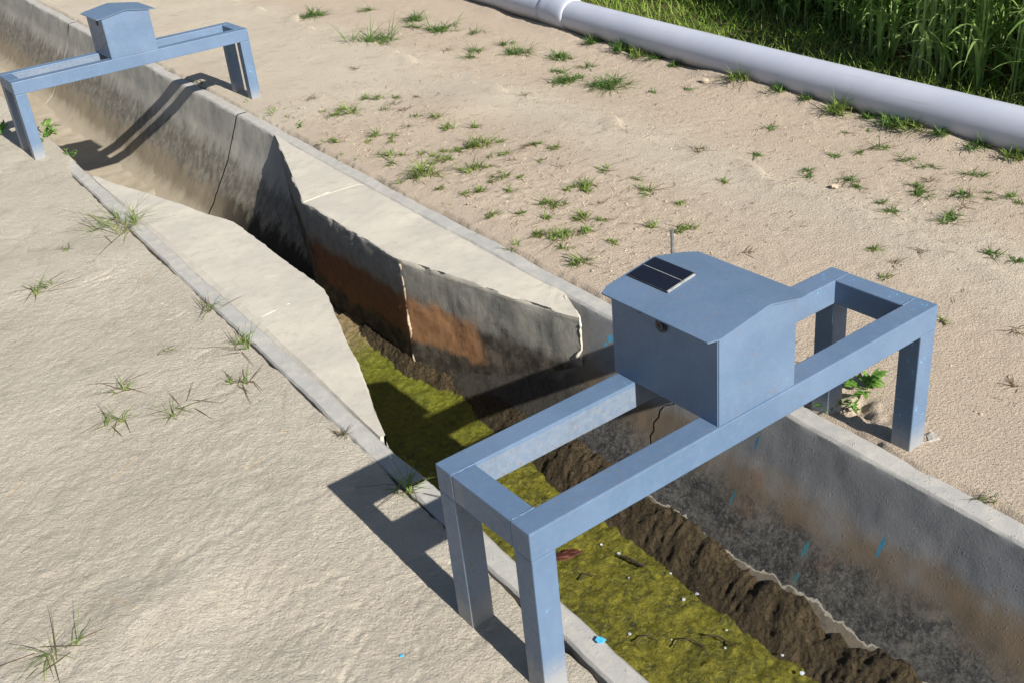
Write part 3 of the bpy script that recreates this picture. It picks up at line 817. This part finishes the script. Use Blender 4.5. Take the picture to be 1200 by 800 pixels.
# ------------------------------------------------------------------ pipe
pipe = empty('irrigation_pipe', (0, 0, 0))
tag(pipe, 'long pale grey plastic irrigation pipe lying along the edge of the crop field', 'pipe')
PR = 0.102; PZC = 0.0715
def pp(y): return (float(pipe_x(np.array(float(y)))), float(y), PZC)
def pipe_tube(y0, y1, step, r, seg=48, caps=True, name='pipe_section'):
    n = max(2, int((y1 - y0) / step)); pts = [pp(y0 + (y1 - y0) * i / n) for i in range(n + 1)]
    return link(name, tube_mesh(name, pts, r, seg, 0, 0, caps), M['pvc'], pipe, True)
YJ = 4.72
pipe_tube(-1.28, YJ, 0.12, PR)
pipe_tube(YJ - 0.12, YJ + 6, 0.15, PR - 0.001)
pipe_tube(-7.2, -1.25, 0.2, PR - 0.001); pipe_tube(YJ + 5.9, YJ + 30, 1, PR)
def bell(y0):
    pts = []; rad = []
    for dy, r in ((-0.02, PR + 0.0005), (0.0, PR + 0.008), (0.03, PR + 0.0115), (0.17, PR + 0.0115), (0.20, PR + 0.007), (0.235, PR + 0.0095), (0.28, PR + 0.004), (0.31, PR + 0.0008)):
        pts.append(pp(y0 + dy)); rad.append(r)
    link('coupling', tube_mesh('coupling', pts, rad, 48), M['pvc'], pipe, True)
bell(YJ - 0.15); bell(-1.3)

# ------------------------------------------------------------------ grass
def gz(x, y):
    if x < 0.6:
        return float(left_height(np.array([x]), np.array([y]))[0]) if x < 0.1 else 0.0
    return float(right_height(np.array([x]), np.array([y]))[0]) if x > 1.28 else 0.0

def blade(v, f, base, az, el, ln, w, curl, seg=5, twist=0.0):
    p = Vector(base); d = Vector((math.cos(az) * math.cos(el), math.sin(az) * math.cos(el), math.sin(el)))
    side = Vector((-math.sin(az + twist), math.cos(az + twist), 0)); i0 = len(v)
    for i in range(seg + 1):
        t = i / seg; ww = w * 0.5 * (1 - t ** 1.6) * (0.75 + 0.5 * math.sin(min(1, t * 2.2) * 1.57)) + 0.00015
        v.append(p - side * ww); v.append(p + side * ww)
        if i: a = i0 + 2 * i; f.append((a - 2, a - 1, a + 1, a))
        el2 = el - curl * t * 1.2
        d = Vector((math.cos(az) * math.cos(el2), math.sin(az) * math.cos(el2), math.sin(el2)))
        q = p + d * (ln / seg)
        if q.z < 0.002: q.z = 0.002 + 0.0005 * i
        p = q

def tuft(x, y, r, seed, mat, dense=1.0, flat=0.5, name='grass_tuft', wid=0.0048):
    rg = random.Random(seed); v = []; f = []
    ns = max(2, int((2 + 45 * r) * dense)); wk = wid * (0.95 + 4.0 * min(r, .11))
    for k in range(ns):
        a = rg.uniform(0, 6.283); rr = r * 0.75 * math.sqrt(rg.random()) if k else 0.0
        cx, cy = rr * math.cos(a), rr * math.sin(a); sc = r * rg.uniform(0.6, 1.1) * (1.25 if k == 0 else 1.0)
        lean = rg.uniform(0, 6.283)
        for _ in range(rg.randint(6, 11)):
            az = lean + rg.gauss(0, 1.1); el = rg.uniform(0.35, 1.4) * (1 - flat * 0.5)
            blade(v, f, (cx + rg.uniform(-1, 1) * .08 * r, cy + rg.uniform(-1, 1) * .08 * r, 0.0), az, el, sc * rg.uniform(0.4, 1.55), wk * rg.uniform(0.45, 0.95), rg.uniform(0.2, 1.5), 5, rg.uniform(-.9, .9))
    i_run = len(f)
    for _ in range(int(5 + 50 * r)):
        a = rg.uniform(0, 6.283); ln = r * rg.uniform(0.9, 2.3)
        blade(v, f, (rg.uniform(-.5, .5) * r, rg.uniform(-.5, .5) * r, 0.004), a, 0.1, ln, 0.0026, rg.uniform(-0.3, 0.5), 6, 0)
    me = mesh(name, v, f); me.materials.append(mat); me.materials.append(M['grass_dry'])
    for p in me.polygons:
        if p.index >= i_run: p.material_index = 1
    o = link(name, me, None); o.location = (x, y, gz(x, y) - 0.003)
    return o

RIGHT = [(2.53,6.62,0.104),(2.9,6.45,0.069),(2.4,5.39,0.169),(2.98,5.82,0.104),(2.85,5.57,0.057),(2.96,5.34,0.111),(3.06,5.07,0.06),(2.76,4.64,0.068),(2.67,4.53,0.05),(2.94,4.4,0.089),(3.01,4.65,0.058),(3.06,4.1,0.087),(2.86,3.85,0.052),(2.74,3.66,0.09),(3.03,3.81,0.052),(2.82,3.46,0.059),(2.87,3.66,0.041),(1.47,4.01,0.048),(1.58,4.02,0.068),(1.75,4.18,0.04),(1.8,4.13,0.04),(1.27,4.37,0.06),(1.48,3.53,0.045),(1.53,3.44,0.035),(1.24,3.67,0.031),(1.23,3.39,0.034),(1.25,3.27,0.042),(1.36,3.2,0.042),(1.41,3.16,0.029),(1.23,2.85,0.035),(1.34,2.82,0.079),(1.51,2.98,0.049),(1.82,3.53,0.041),(1.78,3.32,0.044),(1.89,3.24,0.035),(1.75,3.0,0.076),(1.53,2.71,0.055),(1.58,2.69,0.039),(1.41,2.43,0.037),(1.54,2.51,0.034),(1.59,2.52,0.035),(1.25,2.46,0.029),(1.34,2.47,0.026),(1.5,2.34,0.033),(1.62,2.44,0.023),(1.94,2.66,0.028),(1.84,2.94,0.025),(1.78,2.16,0.037),(1.54,2.11,0.05),(1.44,2.0,0.035),(1.39,2.11,0.028),(1.53,1.9,0.034),(1.38,1.8,0.06),(1.33,1.89,0.034),(1.21,1.87,0.04),(1.22,2.14,0.021),(2.88,3.36,0.108),(2.93,3.08,0.033),(3.08,2.96,0.033),(3.0,1.63,0.049),(2.94,1.46,0.047),(2.52,1.61,0.03),(2.59,1.45,0.045),(2.56,1.38,0.029),(2.67,1.16,0.047),(2.76,1.03,0.051),(2.99,1.14,0.046),(2.52,0.9,0.041),(2.45,1.12,0.035),(2.49,1.2,0.025),(2.2,1.78,0.026),(1.94,2.25,0.034),(1.77,2.16,0.037),(1.92,1.92,0.044),(1.91,1.73,0.028),(2.87,2.18,0.038),(1.59,1.82,0.027),(1.69,1.65,0.03),(1.77,1.53,0.04),(1.49,1.63,0.026),(2.09,0.91,0.026),(2.38,0.63,0.039),(2.39,0.55,0.026),(1.95,0.74,0.024),(1.3,1.58,0.044),(1.84,0.43,0.023),(1.2,-0.18,0.023)]
ORD = 'first second third fourth fifth sixth seventh eighth ninth tenth eleventh twelfth thirteenth fourteenth fifteenth'.split()
PIPEG = [(3.35,2.78,0.067),(3.32,2.5,0.047),(3.3,2.3,0.032),(3.26,2.06,0.07),(3.16,1.89,0.034),(3.23,1.73,0.063),(3.24,1.64,0.063),(3.34,1.49,0.042),(3.24,1.3,0.04),(3.22,1.11,0.048),(3.36,4.16,0.05),(3.25,3.86,0.064),(3.24,3.68,0.063),(3.23,3.52,0.046),(3.23,3.33,0.035)]
DRY = [(2.65,4.78,0.046),(2.0,4.81,0.044),(1.53,4.44,0.046),(1.8,3.96,0.044),(1.8,3.8,0.038),(1.87,2.76,0.041),(2.36,3.51,0.043),(2.39,2.13,0.056),(1.77,1.21,0.025),(2.05,0.78,0.028),(2.19,0.78,0.029),(1.95,0.26,0.034),(1.68,0.07,0.026),(1.82,2.43,0.031),(1.73,2.68,0.032),(1.66,3.52,0.036),(1.66,3.02,0.033),(1.69,1.98,0.028),(2.65,0.95,0.035),(2.82,1.23,0.038)]
SPECIAL = {0: 'dense green grass tuft at the far edge of the flat sand by the far stand',
           2: 'widest dense dark green grass clump on the open sand right of the far stand',
           30: 'bushy green grass tuft close to the flume kerb, largest in the patch beside it',
           35: 'compact bright green grass tuft in the middle of the sand patch beside the flume',
           52: 'bushy green grass tuft behind the kerb, left of the solar panel box',
           56: 'low wide green grass patch on the sand by the pipe',
           84: 'tall thin grass tuft right behind the kerb at the end of the flume',
           86: 'lone small green grass tuft outside the canal kerb at the lower right edge',
           82: 'small grass tuft at the right edge, just right of the stand corner',
           21: 'thin sparse grass tuft beside the right foot of the far stand'}
rgp = random.Random(404)
for k in range(46):
    RIGHT.append((round(1.24 + 0.75 * rgp.random() ** 1.3, 3), round(rgp.uniform(1.5, 4.2), 3), rgp.uniform(0.018, 0.034)))
for k in range(16):
    RIGHT.append((round(rgp.uniform(2.45, 3.15), 3), round(rgp.uniform(0.6, 2.0), 3), rgp.uniform(0.018, 0.034)))
for i, (x, y, r) in enumerate(RIGHT):
    big = r > 0.07; far_ = y > 5
    o = tuft(x, y, r * 1.2, 1000 + i, M['grass_dark'] if (x > 2.3) else M['grass'], 2.6 if big else 1.5, 0.65 if x > 2.3 else 0.35)
    if i in SPECIAL: tag(o, SPECIAL[i], 'grass', 'grass tufts on the sandy bank')
    elif y > 4.3 and x > 2.2: tag(o, 'low green grass tuft on the sand near the pipe coupling', 'grass', 'grass tufts near the pipe coupling')
    elif x > 2.6 and y > 2.9: tag(o, 'green grass tuft on the sand a step before the pipe, beside its upper stretch', 'grass', 'grass tufts before the upper pipe')
    elif x > 2.15:
        near = 'close to the pipe' if x > 2.85 else 'between the sand ridge and the pipe' if x > 2.55 else 'along the low sand ridge'
        size = 'tiny' if r < 0.03 else 'low' if r < 0.042 else 'broad'
        far_y = 'near the right edge' if y < 1.15 else 'above the near stand'
        tag(o, size + ' green grass tuft ' + near + ', ' + far_y, 'grass', size + ' tufts ' + near + ' ' + far_y)
    elif y > 1.6:
        zone = 'narrowing entrance' if y > 3.1 else 'throat' if y > 2.6 else 'widening end' if y > 2.0 else 'exit behind the box'
        near = 'touching the kerb' if x < 1.32 else 'near the kerb' if x < 1.55 else 'a step off the kerb'
        size = 'tiny' if r < 0.03 else 'small' if r < 0.045 else 'bushy'
        tag(o, size + ' green grass tuft ' + near + ' at the flume ' + zone, 'grass', size + ' tufts ' + near + ' at the flume ' + zone)
    else: tag(o, 'tiny grass tuft on the bare sand behind the near stand', 'grass', 'tiny tufts behind the near stand')
for i, (x, y, r) in enumerate(PIPEG):
    o = tuft(float(pipe_x(np.array(y))) - 0.115, y, r * 1.35, 2000 + i, M['grass_dark'] if i % 3 else M['grass'], 3.2, 0.1)
    tag(o, ORD[sorted(PIPEG, key=lambda q: q[1]).index((x, y, r))] + ' grass tuft at the foot of the pipe counting from the right edge', 'grass', 'grass tufts at the foot of the pipe')
for i, (x, y, r) in enumerate(DRY):
    o = tuft(x, y, r * 1.1, 3000 + i, M['grass_dry'], 0.8, 0.7, 'dry_grass', 0.0022)
    tag(o, 'dry brown straggly grass wisp lying on the sand', 'dry grass', 'dry grass wisps on the sandy bank')

LEFT = [(0.09,3.38,0.137,'largest sprawling grass tuft on the left bank, beside the flume kerb'),
        (-0.36,2.93,0.073,'star shaped grass tuft near the left edge, highest on the open silt'),
        (-0.33,1.92,0.05,'upper of two small grass tufts close together on the left silt'),
        (-0.39,1.73,0.048,'lower of two small grass tufts close together on the left silt'),
        (-0.21,1.65,0.061,'flat grass tuft with a long blade pointing up right, on the left silt'),
        (0.11,2.25,0.049,'small upright grass tuft growing in the left kerb crack, uppermost in a row of three'),
        (0.10,1.88,0.06,'dark green grass tuft growing at the left kerb crack, middle of a row of three'),
        (0.01,1.67,0.051,'spreading grass tuft just off the left kerb, lowest of a row of three'),
        (-0.16,3.28,0.027,'tiny faint grass sprig on the silt below the big left tuft'),
        (-0.13,2.06,0.021,'tiny grass sprig between the left kerb and the paired tufts'),
        (-0.81,0.80,0.056,'grass sprig with long leaning blades at the lower left corner'),
        (0.12,0.79,0.055,'green grass tuft in the frame shadow beside the near left leg'),
        (0.11,1.16,0.023,'small dry sprig in the kerb crack above the shadow corner')]
for i, (x, y, r, lab) in enumerate(LEFT):
    o = tuft(x, y, r * 1.3, 4000 + i, M['grass_dry'] if i == 12 else M['grass'], 1.2 if r > .1 else 0.7, 0.4, 'grass_tuft', 0.0030)
    o.location.z = gz(x, y) + (0.004 if x > 0.1 else -0.002)
    tag(o, lab, 'grass', 'grass tufts on the left bank')

def weed(x, y, r, seed, lab, z=None):
    rg = random.Random(seed); v = []; f = []; root = empty('weed', (x, y, (gz(x, y) - 0.004) if z is None else z))
    sv = []; sf = []
    for k in range(max(4, int(5 + 40 * r))):
        a = rg.uniform(0, 6.283); el = rg.uniform(0.35, 1.2); ln = r * rg.uniform(0.5, 1.2)
        d = Vector((math.cos(a) * math.cos(el), math.sin(a) * math.cos(el), math.sin(el)))
        blade(sv, sf, (0, 0, 0), a, el, ln, 0.003, 0.1, 3)
        for q in range(3 + int(r * 30)):
            t = rg.uniform(0.25, 1.0); b = d * ln * t
            blade(v, f, b, a + rg.uniform(-1.5, 1.5), rg.uniform(-0.1, 0.9), r * rg.uniform(0.3, 0.55), r * rg.uniform(0.14, 0.22), rg.uniform(0.2, 1.0), 5, rg.uniform(-.5, .5))
    link('stem', mesh('stem', sv, sf), M['weed'], root); link('leaves', mesh('leaves', v, f), M['weed'], root)
    tag(root, lab, 'weed', 'broad leaved weeds by the canal'); return root
weed(1.26, 4.02, 0.05, 1, 'small bright rosette weed at the flume kerb corner')
weed(1.37, 0.33, 0.085, 2, 'largest leafy weed under the right end of the near stand')
weed(1.215, 0.345, 0.055, 3, 'low leafy weed at the kerb behind the near stand leg')
weed(1.275, 0.29, 0.035, 4, 'small weed sprig between the two right legs of the near stand')
weed(0.17, 5.05, 0.11, 5, 'leafy weed between the left legs of the far stand')
weed(0.19, 4.60, 0.06, 6, 'low leafy weed creeping over the kerb by the far left leg')
weed(0.00, 5.38, 0.09, 7, 'leafy weed at the left picture edge behind the far stand', 0.0)
weed(1.215, 5.39, 0.04, 8, 'small dark weed on the kerb in the far stand shadow', 0.0)
weed(1.25, 4.72, 0.04, 9, 'thin weed at the right foot of the far stand', 0.0)

# ------------------------------------------------------------------ crop field and verge behind the pipe
def crop_front(y): return 3.80 + 0.055 * np.clip(y - 1, 0, 8) + 0.45 * sst(2.2, 3.2, y)
def build_crop():
    rg = random.Random(77); V = []; F = []; nv = 0
    temps = []
    for k in range(14):
        v = []; f = []; h = rg.uniform(0.75, 1.05)
        lean = (rg.uniform(-0.06, 0.06), rg.uniform(-0.06, 0.06)); nseg = 5; w = rg.uniform(0.005, 0.0075)
        for i in range(nseg + 1):
            t = i / nseg; c = Vector((lean[0] * t * t * h, lean[1] * t * t * h, h * t)); ww = w * (1 - 0.5 * t)
            for j in range(3): v.append(c + Vector((math.cos(j * 2.094), math.sin(j * 2.094), 0)) * ww)
            if i:
                for j in range(3): a = (i - 1) * 3 + j; b = (i - 1) * 3 + (j + 1) % 3; f.append((a, b, b + 3, a + 3))
        nl = rg.randint(5, 7); a0 = rg.uniform(0, 6.28)
        for q in range(nl):
            t = 0.12 + 0.85 * q / nl + rg.uniform(-.04, .04); c = Vector((lean[0] * t * t * h, lean[1] * t * t * h, h * t))
            blade(v, f, c, a0 + q * 3.14 + rg.uniform(-.7, .7), rg.uniform(0.8, 1.35), rg.uniform(0.2, 0.42), rg.uniform(0.014, 0.024), rg.uniform(0.5, 2.6), 6, rg.uniform(-.6, .6))
        temps.append((np.array([p[:] for p in v]), f))
    VV = []; FF = []
    for row in range(5600):
        y = rg.uniform(0.35, 13.5); dxx = rg.random() ** 1.25 * 3.2; x = float(crop_front(np.array(y))) + dxx  # field cut short at its sunward end, out of view, to let sun in
        tv, tf = temps[rg.randrange(14)]; a = rg.uniform(0, 6.283); s = rg.uniform(0.85, 1.15);  c, sn = math.cos(a) * s, math.sin(a) * s
        q = np.stack([tv[:, 0] * c - tv[:, 1] * sn + x, tv[:, 0] * sn + tv[:, 1] * c + y, tv[:, 2] * s - 0.05], 1)
        VV.append(q); FF += [tuple(i + nv for i in ff) for ff in tf]; nv += len(tv)
    o = link('crop_field', mesh('crop_field', np.concatenate(VV), FF), M['crop'])
    tag(o, 'tall green leafy crop standing dense behind the pipe', 'crop', None, 'stuff')
    # verge
    v = []; f = []
    for k in range(30000):
        y = rg.uniform(-0.5, 8.5) if k % 5 else rg.uniform(8.5, 13); px = float(pipe_x(np.array(y))) + 0.08; cf = float(crop_front(np.array(y)))
        x = px + (cf + 0.15 - px) * rg.random()
        if y < 2.9 and rg.random() < 0.35: continue
        blade(v, f, (x, y, -0.05), rg.uniform(0, 6.283), rg.uniform(0.5, 1.4), rg.uniform(0.08, 0.24), rg.uniform(0.004, 0.007), rg.uniform(0.3, 1.6), 4, rg.uniform(-.5, .5))
    tag(link('verge_grass', mesh('verge_grass', v, f), M['verge']), 'bright green grass verge between the pipe and the crop', 'grass', None, 'stuff')
build_crop()
sx0 = 3.5
sv = [(sx0, -60, -0.02), (60, -60, -0.02), (60, 80, -0.02), (sx0, 80, -0.02)]
ys_ = np.linspace(-30, 40, 71); sv = []; sf = []
for i, y in enumerate(ys_):
    x0 = float(pipe_x(np.array(y))) + 0.03
    sv += [(x0 + 0.05, y, 0.02), (60, y, 0.03)]
    if i: sf.append((2 * i - 2, 2 * i - 1, 2 * i + 1, 2 * i))
tag(link('field_soil', mesh('field_soil', sv, sf), M['soil']), 'dark soil of the crop field', None, None, 'structure')

# ------------------------------------------------------------------ litter on the ground and in the canal
def chip(loc, r, seed, mat, name, th=0.003, rot=None, stretch=1.0):
    rg = random.Random(seed); k = rg.randint(5, 8); v = []
    for h in (0, th):
        for i in range(k):
            t = 2 * math.pi * i / k + rg.uniform(-.2, .2) * 0; q = random.Random(seed * 7 + i).uniform(0.6, 1.2) * r
            v.append((math.cos(t) * q * stretch, math.sin(t) * q, h + random.Random(seed * 3 + i).uniform(-.2, .2) * th))
    f = [tuple(range(k))[::-1], tuple(range(k, 2 * k))] + [(i, (i + 1) % k, k + (i + 1) % k, k + i) for i in range(k)]
    o = link(name, mesh(name, v, f), mat); o.location = loc; o.rotation_euler = rot or (rg.uniform(-.2, .2), rg.uniform(-.2, .2), rg.uniform(0, 6.28)); return o
tag(chip((0.178, 0.042, 0.006), 0.011, 3, M['cyan'], 'paint_flake', 0.0015, (0, 0, 0.4)), 'bright blue paint flake on the left kerb beside the algae', 'paint flake')
tag(chip((-0.178, 0.299, gz(-0.178, 0.299) + 0.001), 0.006, 4, M['cyan'], 'paint_flake', 0.0015, (0, 0, 1)), 'tiny blue paint flake on the silt below the frame shadow', 'paint flake')
WH = [(0.737, 0.705, 0.009), (0.545, 0.42, 0.009), (0.751, 0.427, 0.010), (0.788, 0.524, 0.008), (0.788, 0.41, 0.009), (0.722, 0.771, 0.007), (0.71, 0.213, 0.007), (0.792, 0.014, 0.011), (0.473, 0.237, 0.006), (0.62, 0.33, 0.005), (0.80, 0.09, 0.008), (0.69, 0.60, 0.005), (0.76, 0.26, 0.006)]
for i, (x, y, r) in enumerate(WH):
    z = -0.483 + (0.012 if x > 0.78 else 0)
    tag(chip((x, y, z - 0.004), r * 0.62, 20 + i, M['white'], 'white_scrap', 0.002), 'small white scrap lying on the algae by the mud edge', 'scrap', 'white scraps on the algae')
sh = lump((0.612, 0.80, -0.484), 0.034, 12, M['brick'], 'red_shard', 0.35, 3, 0.6)
sh.scale = (1.3, 0.5, 0.8); sh.rotation_euler = (0, 0, R(-25))
tag(sh, 'red brown shard lying on the algae beside the near left leg', 'shard')
def twig(pts, r, mat, lab, cat='twig', seed=0, grp=None, name='twig'):
    o = link(name, tube_mesh(name, pts, [r * (1 - 0.5 * i / len(pts)) for i in range(len(pts))], 5, 0.2, seed), mat)
    return tag(o, lab, cat, grp)
twig([(0.75, 0.60, -0.474), (0.735, 0.64, -0.468), (0.725, 0.68, -0.474)], 0.006, M['twig'], 'short thick dark stick at the upper edge of the algae')
twig([(0.535, 0.38, -0.481), (0.56, 0.385, -0.478), (0.578, 0.37, -0.478), (0.583, 0.35, -0.482)], 0.0022, M['twig'], 'small curved dark twig on the algae near the left kerb')
twig([(0.60, 0.30, -0.481), (0.63, 0.31, -0.478), (0.655, 0.29, -0.477), (0.665, 0.25, -0.482)], 0.0025, M['twig'], 'curled dark twig in the middle of the lower algae')
twig([(0.70, 0.28, -0.481), (0.72, 0.25, -0.478), (0.73, 0.20, -0.480)], 0.003, M['twig'], 'dark twig lying on the algae close to the mud')
twig([(0.57, 0.68, -0.481), (0.60, 0.69, -0.477), (0.615, 0.66, -0.481)], 0.0022, M['twig'], 'thin dark twig below the red shard')
rg = random.Random(9)
STRAW = [((-0.149, 1.20), 0.07, 0.2), ((-0.725, 1.572), 0.10, 0.7), ((-0.629, 0.86), 0.10, 1.9), ((-0.45, 1.45), 0.12, 0.5), ((-0.02, 1.30), 0.04, 2.2), ((-0.25, 2.35), 0.05, 1.1), ((0.03, 2.75), 0.05, 0.3)]
for i, ((x, y), ln, a) in enumerate(STRAW):
    pts = [(x + ln * (t - .5) * math.cos(a + .2 * t), y + ln * (t - .5) * math.sin(a + .2 * t), gz(x + ln * (t - .5) * math.cos(a), y + ln * (t - .5) * math.sin(a)) + 0.0015) for t in (0, .25, .5, .75, 1)]
    twig(pts, 0.0011, M['straw'], 'thin dry straw lying on the left silt', 'straw', i, 'straws on the left silt', 'straw')

# pebbles and clods
def pebbles():
    rg = random.Random(31); bm = bmesh.new(); bmesh.ops.create_icosphere(bm, subdivisions=1, radius=1)
    P0 = np.array([v.co[:] for v in bm.verts]); F0 = [tuple(v.index for v in f.verts) for f in bm.faces]; bm.free()
    VV = []; FF = []; nv = 0
    for k in range(5200):
        q = rg.random()
        if q < 0.42: x = 1.21 + rg.random() ** 1.5 * 0.75; y = rg.uniform(1.3, 4.5)
        elif q < 0.85: x = rg.uniform(2.3, 3.3); y = rg.uniform(0.0, 6.5)
        else: x = rg.uniform(1.22, 3.3); y = rg.uniform(-0.4, 7)
        r = 0.0016 + 0.0050 * rg.random() ** 4
        s = np.array([rg.uniform(.7, 1.3), rg.uniform(.7, 1.3), rg.uniform(.5, .8)]) * r
        j = np.array([[rg.uniform(.75, 1.2)] for _ in range(len(P0))])
        VV.append(P0 * j * s + np.array([x, y, 0])); FF += [tuple(i + nv for i in f) for f in F0]; nv += len(P0)
    V = np.concatenate(VV); c = np.repeat(np.array([[v[:, 0].mean(), v[:, 1].mean()] for v in VV]), len(P0), 0)
    V[:, 2] += np.where(c[:, 0] > 1.28, right_height(c[:, 0], c[:, 1]), 0.0) + 0.001
    tag(link('pebbles', mesh('pebbles', V, FF), M['stone']), 'small clods and pebbles scattered over the sandy bank', 'pebbles', None, 'stuff')
pebbles()
def litter():
    rg = random.Random(61); v = []; f = []
    for k in range(2600):
        q = rg.random()
        if q < 0.45: x = 1.22 + rg.random() ** 1.2 * 0.9; y = rg.uniform(1.2, 4.6)
        elif q < 0.9: x = rg.uniform(2.25, 3.25); y = rg.uniform(0.0, 6.0)
        else: x = rg.uniform(1.3, 3.2); y = rg.uniform(-0.3, 7)
        z = gz(x, y); i0 = len(v)
        blade(v, f, (x, y, 0.0025), rg.uniform(0, 6.283), 0.1, 0.008 + 0.04 * rg.random() ** 2, rg.uniform(0.0012, 0.0032), rg.uniform(-.2, .3), 3, 0)
        for p in v[i0:]: p.z += z + 0.0015
    tag(link('plant_litter', mesh('plant_litter', v, f), M['grass_dry']), 'dry plant fragments scattered over the sandy bank', 'litter', None, 'stuff')
litter()
tag(lump((3.21, 2.98, -0.005), 0.022, 51, M['stone'], 'stone', 0.7, 2, 0.3), 'pale stone at the foot of the pipe beside a smaller one', 'stone')
tag(lump((2.49, 1.44, 0.004), 0.016, 52, M['stone'], 'stone', 0.6, 2, 0.3), 'small white stone on the low sand ridge behind the near stand', 'stone')
tag(lump((0.30, 1.5, -0.5), 0.05, 53, M['twig'], 'stone', 0.5, 2, 0.3), 'dark stone lying in the shaded water under the box shadow', 'stone')
